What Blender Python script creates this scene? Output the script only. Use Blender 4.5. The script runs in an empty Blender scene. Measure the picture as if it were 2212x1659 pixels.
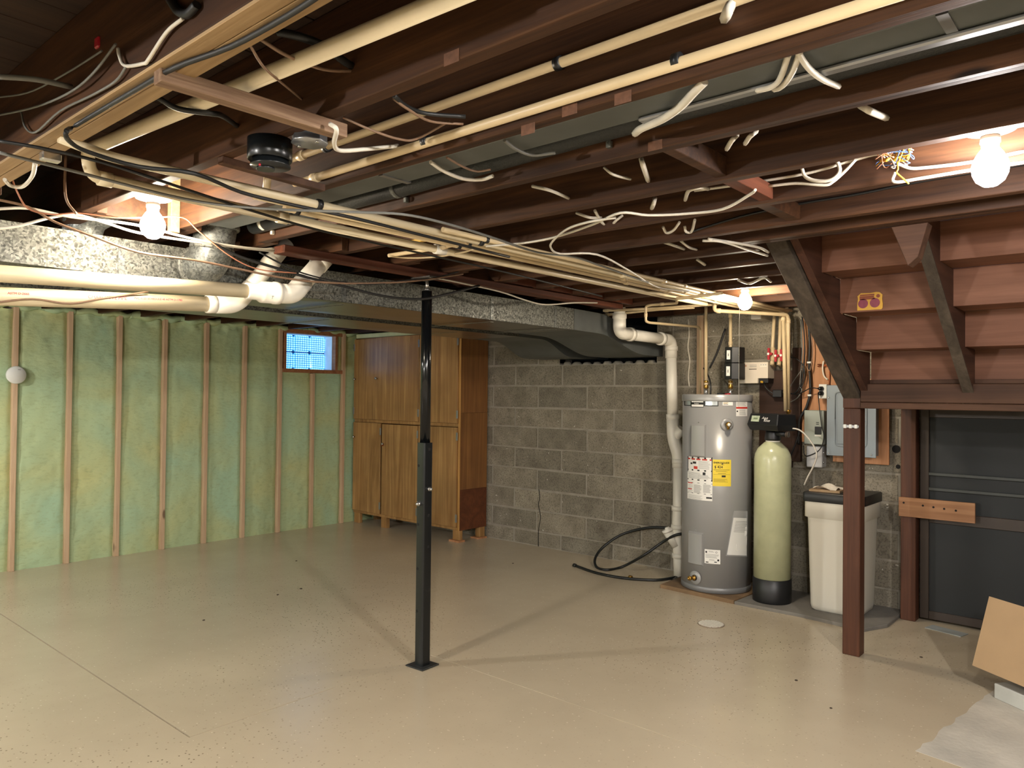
import bpy, bmesh, math, random
from mathutils import Vector, Matrix, noise

# ---------------------------------------------------------------- camera, world, exposure
IMG_W, IMG_H, FPX = 2212.0, 1659.0, 1628.76
CAM_H = 1.484
YAW, PITCH, ROLL = math.radians(-41.173), math.radians(0.790), math.radians(0.6096)
scene = bpy.context.scene
fwd = Vector((math.sin(YAW)*math.cos(PITCH), math.cos(YAW)*math.cos(PITCH), math.sin(PITCH)))
rt0 = Vector((math.cos(YAW), -math.sin(YAW), 0)); up0 = rt0.cross(fwd)
RT = math.cos(ROLL)*rt0 + math.sin(ROLL)*up0
UP = -math.sin(ROLL)*rt0 + math.cos(ROLL)*up0
cam_data = bpy.data.cameras.new('camera'); cam = bpy.data.objects.new('camera', cam_data)
scene.collection.objects.link(cam)
cam_data.sensor_width = 36.0; cam_data.lens = FPX/IMG_W*36.0; cam_data.clip_start = 0.02; cam_data.clip_end = 100
cam.matrix_world = Matrix(((RT.x, UP.x, -fwd.x, 0), (RT.y, UP.y, -fwd.y, 0), (RT.z, UP.z, -fwd.z, CAM_H), (0, 0, 0, 1)))
scene.camera = cam
world = bpy.data.worlds.new('world'); scene.world = world; world.use_nodes = True
world.node_tree.nodes['Background'].inputs[0].default_value = (0.35, 0.5, 0.8, 1)
world.node_tree.nodes['Background'].inputs[1].default_value = 0.02
scene.view_settings.view_transform = 'Standard'; scene.view_settings.look = 'None'
scene.view_settings.gamma = 1.0; scene.view_settings.use_curve_mapping = False
scene.view_settings.exposure = 1.62
scene.cycles.caustics_reflective = False; scene.cycles.caustics_refractive = False
scene.cycles.sample_clamp_indirect = 2.0; scene.cycles.blur_glossy = 1.0; scene.cycles.max_bounces = 8
BULB = 145.0          # emission of the bare ceiling bulbs
BULB_FILL = 950.0     # added fill bulbs, unseen, behind and right of the camera
WINDOW = .75          # daylight behind the glass blocks

# pixel of the photograph -> point on a known plane
def ray(px, py):
    return RT*((px-IMG_W/2)/FPX) - UP*((py-IMG_H/2)/FPX) + fwd
def PZ(px, py, z):
    d = ray(px, py); return d*((z-CAM_H)/d.z) + Vector((0, 0, CAM_H))
def PY(px, py, y):
    d = ray(px, py); return d*(y/d.y) + Vector((0, 0, CAM_H))
def PX(px, py, x):
    d = ray(px, py); return d*(x/d.x) + Vector((0, 0, CAM_H))
def PC(px, py, cx, cy, r):      # nearest hit on an upright cylinder
    d = ray(px, py); a = d.x*d.x+d.y*d.y; b = -2*(d.x*cx+d.y*cy); c = cx*cx+cy*cy-r*r
    q = b*b-4*a*c
    t = (-b-math.sqrt(q))/(2*a) if q > 0 else -b/(2*a)
    return d*t + Vector((0, 0, CAM_H))

# ---------------------------------------------------------------- helpers
C = scene.collection
WORLD = {}                       # world position of every object made here
def lin(c):
    if isinstance(c, str):
        c = [int(c[i:i+2], 16)/255 for i in (0, 2, 4)]
    return tuple((v/12.92 if v <= .04045 else ((v+.055)/1.055)**2.4) for v in c[:3]) + (1,)

class MB:
    def __init__(s): s.v = []; s.f = []; s.sm = []
    def add(s, vs, fs, smooth=False):
        o = len(s.v); s.v += [Vector(p) for p in vs]
        s.f += [tuple(i+o for i in f) for f in fs]; s.sm += [smooth]*len(fs); return s
    def box(s, a, b, R=None, pivot=None):
        x0, x1 = sorted((a[0], b[0])); y0, y1 = sorted((a[1], b[1])); z0, z1 = sorted((a[2], b[2]))
        vs = [Vector(p) for p in ((x0,y0,z0),(x1,y0,z0),(x1,y1,z0),(x0,y1,z0),(x0,y0,z1),(x1,y0,z1),(x1,y1,z1),(x0,y1,z1))]
        if R is not None:
            pv = Vector(pivot) if pivot is not None else Vector(((x0+x1)/2,(y0+y1)/2,(z0+z1)/2))
            vs = [R @ (p-pv) + pv for p in vs]
        return s.add(vs, [(0,3,2,1),(4,5,6,7),(0,1,5,4),(1,2,6,5),(2,3,7,6),(3,0,4,7)])
    def beam(s, p0, p1, w, h, upv=(0,0,1)):     # box along a line, w sideways, h along up
        p0, p1 = Vector(p0), Vector(p1); d = (p1-p0).normalized(); u = Vector(upv)
        sd = d.cross(u).normalized(); u = sd.cross(d).normalized()
        vs = [p+sd*a*w/2+u*b*h/2 for p in (p0, p1) for a, b in ((-1,-1),(1,-1),(1,1),(-1,1))]
        return s.add(vs, [(0,1,2,3),(7,6,5,4),(0,4,5,1),(1,5,6,2),(2,6,7,3),(3,7,4,0)])
    def tube(s, pts, r, n=10, caps=True, radii=None):
        pts = [Vector(p) for p in pts]
        q = [pts[0]]
        for p in pts[1:]:
            if (p-q[-1]).length > 1e-6: q.append(p)
        pts = q; m = len(pts)
        if m < 2: return s
        T = []
        for i in range(m):
            a = pts[max(i-1,0)]; b = pts[min(i+1,m-1)]; T.append((b-a).normalized())
        u = T[0].orthogonal().normalized(); vs = []
        for i in range(m):
            if i:
                u = (u - T[i]*u.dot(T[i]))
                u = u.normalized() if u.length > 1e-6 else T[i].orthogonal().normalized()
            w = T[i].cross(u); rr = radii[i] if radii else r
            for k in range(n):
                a = 2*math.pi*k/n; vs.append(pts[i] + (u*math.cos(a)+w*math.sin(a))*rr)
        fs = [(i*n+k, i*n+(k+1)%n, (i+1)*n+(k+1)%n, (i+1)*n+k) for i in range(m-1) for k in range(n)]
        s.add(vs, fs, True)
        if caps:
            o = len(s.v)-len(vs)
            s.f += [tuple(o+k for k in reversed(range(n))), tuple(o+(m-1)*n+k for k in range(n))]; s.sm += [False, False]
        return s
    def cyl(s, p0, p1, r, n=16, r2=None):
        return s.tube([p0, p1], r, n, True, [r, r if r2 is None else r2])
    def lathe(s, prof, c, n=24, axis=None):     # prof: (radius, height) pairs, turned about an axis through c
        c = Vector(c); ax = Vector(axis).normalized() if axis is not None else Vector((0,0,1))
        u = ax.orthogonal().normalized() if axis is not None else Vector((1,0,0)); w = ax.cross(u)
        vs = []
        for r, h in prof:
            for k in range(n):
                a = 2*math.pi*k/n; vs.append(c + ax*h + (u*math.cos(a)+w*math.sin(a))*max(r, 1e-5))
        fs = [(i*n+k, i*n+(k+1)%n, (i+1)*n+(k+1)%n, (i+1)*n+k) for i in range(len(prof)-1) for k in range(n)]
        s.add(vs, fs, True)
        o = len(s.v)-len(vs)
        if prof[0][0] > 1e-4: s.f.append(tuple(o+k for k in reversed(range(n)))); s.sm.append(False)
        if prof[-1][0] > 1e-4: s.f.append(tuple(o+(len(prof)-1)*n+k for k in range(n))); s.sm.append(False)
        return s
    def prism(s, poly, mp, d0, d1):             # polygon extruded from d0 to d1, mp(a, b, d) -> point
        n = len(poly); vs = [mp(a, b, d0) for a, b in poly] + [mp(a, b, d1) for a, b in poly]
        fs = [tuple(range(n)), tuple(reversed(range(n, 2*n)))] + [(i, i+n, (i+1)%n+n, (i+1)%n) for i in range(n)]
        return s.add(vs, fs)
    def patch(s, fn, nu, nv, smooth=True):
        vs = [fn(i/nu, j/nv) for j in range(nv+1) for i in range(nu+1)]
        fs = [(j*(nu+1)+i, j*(nu+1)+i+1, (j+1)*(nu+1)+i+1, (j+1)*(nu+1)+i) for j in range(nv) for i in range(nu)]
        return s.add(vs, fs, smooth)
    def mesh(s, name, mat, bev=0, org=None, fixn=True, seg=1):
        me = bpy.data.meshes.new(name)
        lo = Vector((min(p[i] for p in s.v) for i in range(3))); hi = Vector((max(p[i] for p in s.v) for i in range(3)))
        c = (lo+hi)/2 if org is None else Vector(org)
        me.from_pydata([p-c for p in s.v], [], s.f)
        me.polygons.foreach_set('use_smooth', s.sm)
        bm = bmesh.new(); bm.from_mesh(me)
        if fixn: bmesh.ops.recalc_face_normals(bm, faces=bm.faces)
        if bev:
            ed = [e for e in bm.edges if len(e.link_faces) == 2 and e.calc_face_angle(0) > .6]
            bmesh.ops.bevel(bm, geom=ed, offset=bev, segments=seg, affect='EDGES', clamp_overlap=True)
        bm.to_mesh(me); bm.free()
        if mat: me.materials.append(mat)
        return me, c
    def build(s, name, mat, parent=None, bev=0, org=None, fixn=True, seg=1):
        me, c = s.mesh(name, mat, bev, org, fixn, seg)
        return place(name, me, c, parent)

def place(name, me, c, parent=None, rot=None, scale=None):
    o = bpy.data.objects.new(name, me); C.objects.link(o)
    WORLD[o.name] = Vector(c)
    if parent is not None:
        o.parent = parent; o.location = Vector(c) - WORLD[parent.name]
    else: o.location = c
    if rot is not None: o.rotation_euler = rot
    if scale is not None: o.scale = scale
    return o
def tag(o, label, cat, group=None):
    o['label'] = label; o['category'] = cat
    if group: o['group'] = group
    return o
def thing(name, label, cat, loc, group=None):
    o = bpy.data.objects.new(name, None); C.objects.link(o); o.location = loc; o.empty_display_size = .05
    WORLD[o.name] = Vector(loc); return tag(o, label, cat, group)
def struct(o): o['kind'] = 'structure'; return o
def root(name, loc=(0,0,0)):
    o = bpy.data.objects.new(name, None); C.objects.link(o); o.location = loc; WORLD[o.name] = Vector(loc); return o
def spline(pts, n=6):            # Catmull-Rom through the points
    p = [Vector(q) for q in pts]
    if len(p) < 3: return p
    p = [p[0]*2-p[1]] + p + [p[-1]*2-p[-2]]; out = []
    for i in range(1, len(p)-2):
        for k in range(n):
            t = k/n; a, b, c, d = p[i-1], p[i], p[i+1], p[i+2]
            out.append(.5*((2*b)+(c-a)*t+(2*a-5*b+4*c-d)*t*t+(3*b-a-3*c+d)*t*t*t))
    return out+[p[-2]]
def bent(pts, rad, n=5):         # straight runs with rounded corners
    p = [Vector(q) for q in pts]; out = [p[0]]
    for i in range(1, len(p)-1):
        a, b, c = p[i-1], p[i], p[i+1]; u = (a-b); w = (c-b)
        d = min(rad, u.length*.45, w.length*.45); s = b+u.normalized()*d; e = b+w.normalized()*d
        for k in range(n+1):
            t = k/n; out.append(s*(1-t)**2+b*2*t*(1-t)+e*t*t)
    return out+[p[-1]]
def text_mesh(txt, size, shear=0, align='LEFT'):
    cu = bpy.data.curves.new('lettering', 'FONT'); cu.body = txt; cu.size = size; cu.shear = shear; cu.align_x = align
    cu.resolution_u = 2
    o = bpy.data.objects.new('lettering', cu); C.objects.link(o)
    me = bpy.data.meshes.new_from_object(o); bpy.data.objects.remove(o); bpy.data.curves.remove(cu)
    return me
def lettering(name, txt, size, mp, mat, parent, shear=0, align='LEFT', sub=False, bold=0):
    me = text_mesh(txt, size, shear, align)
    if sub:
        bm = bmesh.new(); bm.from_mesh(me)
        bmesh.ops.subdivide_edges(bm, edges=[e for e in bm.edges if e.calc_length() > size*.3], cuts=2); bm.to_mesh(me); bm.free()
    vs = [v.co.copy() for v in me.vertices]; fs = [tuple(p.vertices) for p in me.polygons]
    bpy.data.meshes.remove(me)
    m = MB()
    for off in ([(0, 0)] if not bold else [(0, 0), (bold, 0), (0, bold), (bold, bold)]):
        m.add([mp(v.x+off[0], v.y+off[1]) for v in vs], fs)
    return m.build(name, mat, parent, fixn=False)

# ---------------------------------------------------------------- materials
MATS = {}
def nt(name):
    m = bpy.data.materials.new(name); m.use_nodes = True; MATS[name] = m
    return m, m.node_tree.nodes, m.node_tree.links, m.node_tree.nodes['Principled BSDF']
def coords(n, l, scale=(1,1,1), rand=True, space='Object'):
    tc = n.new('ShaderNodeTexCoord'); mp = n.new('ShaderNodeMapping'); mp.inputs['Scale'].default_value = scale
    if rand:
        oi = n.new('ShaderNodeObjectInfo'); ml = n.new('ShaderNodeMath'); ml.operation = 'MULTIPLY'; ml.inputs[1].default_value = 37.0
        l.new(oi.outputs['Random'], ml.inputs[0]); cb = n.new('ShaderNodeCombineXYZ')
        for i in range(3): l.new(ml.outputs[0], cb.inputs[i])
        ad = n.new('ShaderNodeVectorMath'); ad.operation = 'ADD'
        l.new(tc.outputs[space], ad.inputs[0]); l.new(cb.outputs[0], ad.inputs[1]); l.new(ad.outputs[0], mp.inputs[0])
    else: l.new(tc.outputs[space], mp.inputs[0])
    return mp.outputs[0]
def ramp(n, l, src, stops):
    r = n.new('ShaderNodeValToRGB'); e = r.color_ramp.elements
    while len(e) < len(stops): e.new(.5)
    for i, (p, c) in enumerate(stops): e[i].position = p; e[i].color = c if len(c) == 4 else lin(c)
    l.new(src, r.inputs[0]); return r.outputs[0]
def noise_t(n, l, vec, scale, detail=4, rough=.55, dist=0):
    t = n.new('ShaderNodeTexNoise'); t.inputs['Scale'].default_value = scale; t.inputs['Detail'].default_value = detail
    t.inputs['Roughness'].default_value = rough; t.inputs['Distortion'].default_value = dist
    l.new(vec, t.inputs['Vector']); return t.outputs['Fac']
def mixc(n, l, fac, a, b, mode='MIX'):
    m = n.new('ShaderNodeMix'); m.data_type = 'RGBA'; m.blend_type = mode
    if isinstance(fac, (int, float)): m.inputs[0].default_value = fac
    else: l.new(fac, m.inputs[0])
    for v, i in ((a, 6), (b, 7)):
        if isinstance(v, (str, tuple)): m.inputs[i].default_value = lin(v) if isinstance(v, str) or len(v) == 3 else v
        else: l.new(v, m.inputs[i])
    return m.outputs[2]
def bump(n, l, h, bs, strength=.3, dist=.01):
    b = n.new('ShaderNodeBump'); b.inputs['Strength'].default_value = strength; b.inputs['Distance'].default_value = dist
    l.new(h, b.inputs['Height']); l.new(b.outputs[0], bs.inputs['Normal']); return b
def plain(name, col, rough=.5, metal=0, var=.12, vscale=6, bmp=0, bscale=60, spec=None):
    m, n, l, bs = nt(name)
    v = coords(n, l); c = lin(col)
    dk = tuple(x*(1-var) for x in c[:3])+(1,); lt = tuple(min(1, x*(1+var)) for x in c[:3])+(1,)
    l.new(ramp(n, l, noise_t(n, l, v, vscale), [(.3, dk), (.7, lt)]), bs.inputs['Base Color'])
    bs.inputs['Roughness'].default_value = rough; bs.inputs['Metallic'].default_value = metal
    if spec is not None: bs.inputs['Specular IOR Level'].default_value = spec
    if bmp: bump(n, l, noise_t(n, l, v, bscale, 3), bs, bmp, .004)
    return m
def wood(name, dark, light, axis=0, rough=.65, grain=14, knots=True, tint=.25, spec=.3, bmp=.25, wave=3.0):
    m, n, l, bs = nt(name)
    sc = [grain]*3; sc[axis] = grain*.045
    v = coords(n, l, tuple(sc)); f = noise_t(n, l, v, 1.0, 6, .62, wave*.35)
    f2 = noise_t(n, l, v, 4.5, 3, .6)
    base = ramp(n, l, f, [(.28, dark), (.52, tuple((a+b)/2 for a, b in zip(lin(dark), lin(light)))[:3]+(1,)), (.75, light)])
    base = mixc(n, l, ramp(n, l, f2, [(.4, (0,0,0,1)), (.75, (.6,.6,.6,1))]), base, dark)
    v2 = coords(n, l, (1.6,1.6,1.6)); stain = ramp(n, l, noise_t(n, l, v2, 1.2, 3), [(.35, (1-tint,)*3+(1,)), (.7, (1,1,1,1))])
    base = mixc(n, l, 1.0, base, stain, 'MULTIPLY')
    if knots:
        vo = n.new('ShaderNodeTexVoronoi'); s2 = [3.2]*3; s2[axis] = 1.1; l.new(coords(n, l, tuple(s2)), vo.inputs['Vector']); vo.inputs['Scale'].default_value = 1.0
        k = ramp(n, l, vo.outputs['Distance'], [(.035, (1,1,1,1)), (.06, (0,0,0,1))])
        base = mixc(n, l, k, base, tuple(x*.35 for x in lin(dark)[:3])+(1,))
    l.new(base, bs.inputs['Base Color']); bs.inputs['Roughness'].default_value = rough; bs.inputs['Specular IOR Level'].default_value = spec
    bump(n, l, f, bs, bmp, .006); return m
def emit(name, col, strength):
    m, n, l, bs = nt(name); bs.inputs['Base Color'].default_value = (1,1,1,1)
    bs.inputs['Emission Color'].default_value = col; bs.inputs['Emission Strength'].default_value = strength; return m

JOIST = wood('joist_wood', '2e1b12', '6a462b', 0, .62, 16, True, .35)
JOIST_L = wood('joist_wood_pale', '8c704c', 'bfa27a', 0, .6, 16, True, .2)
PLANKW = wood('subfloor_wood', '2a1c15', '4a3427', 1, .75, 10, False, .3)
BEAMW = wood('beam_wood', '4c281c', '8a523a', 1, .6, 14, True, .4)
STAIRW = wood('stair_wood', '68422f', '966a54', 0, .6, 8, True, .2)
STRINGW = wood('stringer_wood', '3f271e', '6f4a38', 1, .7, 10, True, .4)
GREYW = wood('weathered_wood', '3f372f', '6c6155', 1, .8, 10, False, .4)
POSTW = wood('post_wood', '40261b', '653f2c', 2, .5, 14, True, .2)
LANDW = wood('landing_wood', '3f2a20', '70503c', 0, .7, 10, True, .45)
PLYW = wood('plywood_board', 'a5714a', 'd4a078', 2, .6, 7, True, .1)
DARKPLY = wood('dark_plywood', '33221a', '523a2c', 0, .7, 7, False, .3)
BOARDW = wood('nailed_board', '825a3c', 'b08460', 0, .55, 10, True, .15)
STUDW = wood('stud_wood', 'b89878', 'd6bc9c', 2, .6, 18, True, .1)
FRAMEW = wood('window_frame_wood', '8a5a3c', 'b5835c', 0, .6, 16, False, .1)
ROUGHW = wood('rough_sawn_wood', '6e5240', 'a58a70', 1, .85, 30, False, .2, bmp=.6)
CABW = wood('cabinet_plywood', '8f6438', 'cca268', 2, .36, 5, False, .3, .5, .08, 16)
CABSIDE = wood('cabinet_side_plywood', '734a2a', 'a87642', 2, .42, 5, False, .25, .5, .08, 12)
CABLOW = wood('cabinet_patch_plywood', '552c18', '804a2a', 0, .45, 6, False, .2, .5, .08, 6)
CABEDGE = wood('cabinet_edge_wood', 'a07038', 'd0a262', 2, .5, 18, False, .1)
LEVELW = wood('yellow_stick', 'b08a40', 'dcb860', 0, .5, 14, False, .1)

def floor_mat():
    m, n, l, bs = nt('painted_floor')
    v = coords(n, l, rand=False)
    f = noise_t(n, l, v, 1.1, 4); base = ramp(n, l, f, [(.3, 'b8aa92'), (.7, 'c5b79e')])
    # wear towards bare aggregate: little chips in the paint
    vo = n.new('ShaderNodeTexVoronoi'); vo.inputs['Scale'].default_value = 55; l.new(v, vo.inputs['Vector'])
    wear = ramp(n, l, noise_t(n, l, v, .55, 3), [(.46, (0,0,0,1)), (.62, (1,1,1,1))])
    spk = ramp(n, l, vo.outputs['Distance'], [(.16, (1,1,1,1)), (.24, (0,0,0,1))])
    sel = n.new('ShaderNodeSeparateColor'); l.new(vo.outputs['Color'], sel.inputs[0])
    th = ramp(n, l, sel.outputs[0], [(.60, (0,0,0,1)), (.61, (1,1,1,1))])
    d = mixc(n, l, 1.0, spk, th, 'MULTIPLY'); d = mixc(n, l, 1.0, d, mixc(n, l, .10, wear, (1,1,1,1)), 'MULTIPLY')
    base = mixc(n, l, d, base, '4a3a28')
    th2 = ramp(n, l, sel.outputs[1], [(.90, (0,0,0,1)), (.91, (1,1,1,1))])
    lgt = mixc(n, l, 1.0, spk, th2, 'MULTIPLY'); base = mixc(n, l, lgt, base, 'd8cbb2')
    l.new(base, bs.inputs['Base Color'])
    bs.inputs['Roughness'].default_value = .25; bs.inputs['Specular IOR Level'].default_value = .6
    h = noise_t(n, l, v, 9, 2); b1 = bump(n, l, h, bs, .10, .006)
    b2 = n.new('ShaderNodeBump'); b2.inputs['Strength'].default_value = .5; b2.inputs['Distance'].default_value = .0015; b2.invert = True
    l.new(d, b2.inputs['Height']); l.new(b1.outputs[0], b2.inputs['Normal']); l.new(b2.outputs[0], bs.inputs['Normal'])
    return m
FLOOR = floor_mat()
def block_mat():
    m, n, l, bs = nt('grey_block')
    v = coords(n, l); f = noise_t(n, l, v, 5, 5); g = noise_t(n, l, v, 90, 2)
    base = ramp(n, l, f, [(.25, '6f695d'), (.55, '898376'), (.8, '9c9788')])
    oi = n.new('ShaderNodeObjectInfo'); tone = ramp(n, l, oi.outputs['Random'], [(0, (.78,.77,.75,1)), (1, (1.08,1.05,1.0,1))])
    base = mixc(n, l, 1.0, base, tone, 'MULTIPLY')
    base = mixc(n, l, ramp(n, l, g, [(.35, (.5,.5,.5,1)), (.5, (0,0,0,1))]), base, '3f3a32')
    sp = ramp(n, l, noise_t(n, l, v, 38, 1), [(.74, (0,0,0,1)), (.78, (1,1,1,1))]); base = mixc(n, l, sp, base, 'b8b2a4')
    l.new(base, bs.inputs['Base Color']); bs.inputs['Roughness'].default_value = .9; bs.inputs['Specular IOR Level'].default_value = .2
    bump(n, l, g, bs, .5, .004); return m
BLOCK = block_mat()
MORTAR = plain('mortar', '8f897c', .95, 0, .2, 9, .5, 60)
CONC = plain('bare_concrete', 'a39c90', .9, 0, .22, 3.5, .5, 45)
PATCHC = plain('bare_concrete_patch', 'bab4a8', .9, 0, .2, 3.5, .5, 45)
PADC = plain('grey_pad', '77736c', .85, 0, .25, 3.5, .4, 45)
STAINC = plain('stained_pad', '7d6448', .8, 0, .35, 4, .4, 45)
JOINTC = plain('joint_dirt', '5a4a38', .95)
def foam_mat():
    m, n, l, bs = nt('spray_foam')
    v = coords(n, l, rand=False, space='Generated') ; v = coords(n, l, rand=True)
    f = noise_t(n, l, v, 1.6, 4, .5, .6); base = ramp(n, l, f, [(.28, 'bcbf88'), (.48, 'b0c094'), (.7, 'a6c3a2')])
    g = noise_t(n, l, coords(n, l, (1, 1, 2.2)), 22, 4); base = mixc(n, l, ramp(n, l, g, [(.33, (.35,.35,.35,1)), (.48, (0,0,0,1))]), base, '94a077')
    l.new(base, bs.inputs['Base Color']); bs.inputs['Roughness'].default_value = .7; bs.inputs['Specular IOR Level'].default_value = .25
    bump(n, l, g, bs, .45, .01); return m
FOAM = foam_mat()
def galv_mat(name, a, b, rough=.38):
    m, n, l, bs = nt(name)
    v = coords(n, l); vo = n.new('ShaderNodeTexVoronoi'); vo.inputs['Scale'].default_value = 130
    wv = n.new('ShaderNodeVectorMath'); wv.operation = 'ADD'; tn = n.new('ShaderNodeTexNoise'); tn.inputs['Scale'].default_value = 30
    l.new(v, tn.inputs['Vector']); l.new(v, wv.inputs[0]); sc = n.new('ShaderNodeVectorMath'); sc.operation = 'SCALE'; sc.inputs['Scale'].default_value = .03
    l.new(tn.outputs['Color'], sc.inputs[0]); l.new(sc.outputs[0], wv.inputs[1]); l.new(wv.outputs[0], vo.inputs['Vector'])
    se = n.new('ShaderNodeSeparateColor'); l.new(vo.outputs['Color'], se.inputs[0])
    f = mixc(n, l, .35, se.outputs[0], noise_t(n, l, v, 60, 4))
    l.new(ramp(n, l, f, [(.15, a), (.75, b)]), bs.inputs['Base Color'])
    bs.inputs['Metallic'].default_value = .6; rg = n.new('ShaderNodeMapRange'); l.new(se.outputs[1], rg.inputs[0]); rg.inputs[3].default_value = rough-.1; rg.inputs[4].default_value = rough+.2
    l.new(rg.outputs[0], bs.inputs['Roughness']); return m
GALV = galv_mat('galvanized_steel', '3e3f3b', '82837c', .55)
GALVD = galv_mat('dull_galvanized', '4d504e', '7d807c', .45)
GALVE = plain('duct_underside', '84827a', .28, .85, .06, 3)
DUCTP = plain('painted_duct', '5e6261', .5, .3, .12, 8)
BLACKP = plain('black_paint', '15181a', .28, .1, .1, 8)
BLACKM = plain('black_plastic', '121315', .42, 0, .1, 8)
FOAMPIPE = plain('black_pipe_foam', '1f2222', .5, 0, .15, 60, .6, 140)
RUBBER = plain('black_rubber', '161818', .4, 0, .1, 8)
CABLEW = plain('white_cable', 'd8d2c4', .5, 0, .08, 20)
CABLEB = plain('black_cable', '1a1a1a', .5, 0, .1, 20)
CABLEG = plain('grey_cable', '6d6d68', .5, 0, .1, 20)
CABLEBR = plain('brown_cable', '806550', .5, 0, .15, 40)
CABLEY = plain('yellow_wire', 'd8a838', .5)
CABLEBL = plain('blue_wire', '5573b0', .5)
CABLEO = plain('orange_wire', 'b07458', .5)
CPVC = plain('cream_plastic_pipe', 'c9b48e', .38, 0, .05, 10)
PVC = plain('white_plastic_pipe', 'e2ddd0', .35, 0, .05, 8)
PVCY = plain('aged_white_pipe', 'd2c3a2', .36, 0, .06, 6)
PORC = plain('white_porcelain', 'f2efe6', .25, 0, .02)
STEEL = plain('bright_steel', 'c8c8c6', .25, .95, .05)
ZINC = plain('zinc_box', '9a9c9e', .35, .8, .08, 10)
BRASS = plain('brass', 'b08a45', .3, .95, .08)
COPPER = plain('copper', 'a8603c', .35, .9, .1)
HEATG = plain('heater_grey_enamel', '9b9b9a', .3, .15, .02, 3)
HEATD = plain('heater_seam_grey', '7f8081', .35, .2, .03, 3)
LABW = plain('label_white', 'e8e6e0', .5, 0, .03)
LABY = plain('label_yellow', 'ecd03a', .5, 0, .03)
LABR = plain('label_red', 'c2392c', .5, 0, .03)
LABB = plain('label_black', '141414', .5, 0, .03)
LABG = plain('label_grey_print', '8e8c88', .6, 0, .05)
LABYP = plain('label_yellow_print', '9a8420', .6, 0, .05)
LABS = plain('label_silver', 'cfd8da', .22, .7, .05, 3)
TANKG = plain('fibreglass_tank', 'b9bb96', .25, 0, .06, 14, .12, 70)
BRINE = plain('cream_bin', 'd6d1c4', .42, 0, .02, 3)
REDP = plain('red_plastic', 'a8202c', .4, 0, .05)
BEIGEP = plain('beige_plastic', 'ddd2c0', .42, 0, .03)
PANELG = plain('panel_grey', '7d868c', .4, .3, .04, 4)
PANELL = plain('box_light_grey', '9aa096', .45, .2, .04, 4)
OUTW = plain('outlet_white', 'dfe0da', .4, 0, .03)
CARD = plain('cardboard', 'a88c6a', .8, 0, .06, 4)
CARDT = plain('cardboard_grey', 'b9b4b8', .7, 0, .05, 4)
PAPER = plain('paper', 'ddd3c2', .8, 0, .06, 8)
YSIGN = plain('yellow_card', 'd9a62c', .45, 0, .08, 8)
PURP = plain('purple_print', '8a3048', .45, 0, .15, 40)
BROWNP = plain('brown_print', '8a3f1c', .5, 0, .1, 30)
DOORF = plain('bronze_frame', '352c26', .45, .2, .1, 6)
SCREEN = plain('dark_screen', '14181a', .6, .1, .1, 5)
DOORBAR = plain('grey_bar', '3c3f3d', .5, .3, .1, 6)
CLEARP = plain('clear_tube', 'c9c4ba', .3, 0, .05, 8)
PINK = plain('pink_foam', 'c98f8a', .8)
REDC = plain('red_print', 'b04a52', .5, 0, .1, 30)
BULBM = {'warm': emit('bulb_glow_warm', (1, .86, .67, 1), BULB), 'cool': emit('bulb_glow_cool', (1, .91, .86, 1), BULB), 'back': emit('bulb_glow_fill', (1, .965, .915, 1), BULB_FILL)}
DARKM = plain('dark_gap', '0c0b0a', .9)

# ================================================================ the room
XL, XR, YB, YF = -7.10, 2.0, 5.743, -3.0        # green wall face, right wall, block wall face, wall behind the camera
ZJ, ZT = 2.157, 2.400                            # joist underside, subfloor underside
random.seed(4)

# ---- floor: two poured slabs with a stepped saw joint between them
floor = struct(root('floor'))
MB().box((XL-.3, YF-.3, -.2), (XR+.3, YB+.3, -.012)).build('joint_bed', JOINTC, floor)
g = .004
near = [(XL-.2, YF-.2), (XR+.2, YF-.2), (XR+.2, 2.945-g), (-3.17+g, 2.945-g), (-3.17+g, 1.55-g), (XL-.2, 1.55-g)]
far = [(XL-.2, 1.55+g), (-3.17-g, 1.55+g), (-3.17-g, 2.945+g), (XR+.2, 2.945+g), (XR+.2, YB+.2), (XL-.2, YB+.2)]
for poly in (near, far):
    MB().prism(poly, lambda a, b, d: Vector((a, b, d)), -.10, 0).build('floor_slab', FLOOR, floor, org=(0, 0, 0))
# bare concrete by the stair, ragged paint edge
pts = []
for k in range(22):
    t = k/21; p = PZ(1982+t*(2160-1982), 1622+t*(1475-1622), 0); pts.append((p.x+random.uniform(-.012, .012), p.y+random.uniform(-.01, .01)))
pts += [(-.2, 4.72), (.6, 4.6), (.6, 3.3), (-.25, 3.42)]
pts += [(PZ(2110, 1659, 0).x+.05, PZ(2110, 1659, 0).y-.05)]
MB().prism(pts, lambda a, b, d: Vector((a, b, d)), -.004, .0012).build('bare_patch', PATCHC, floor)
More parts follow.
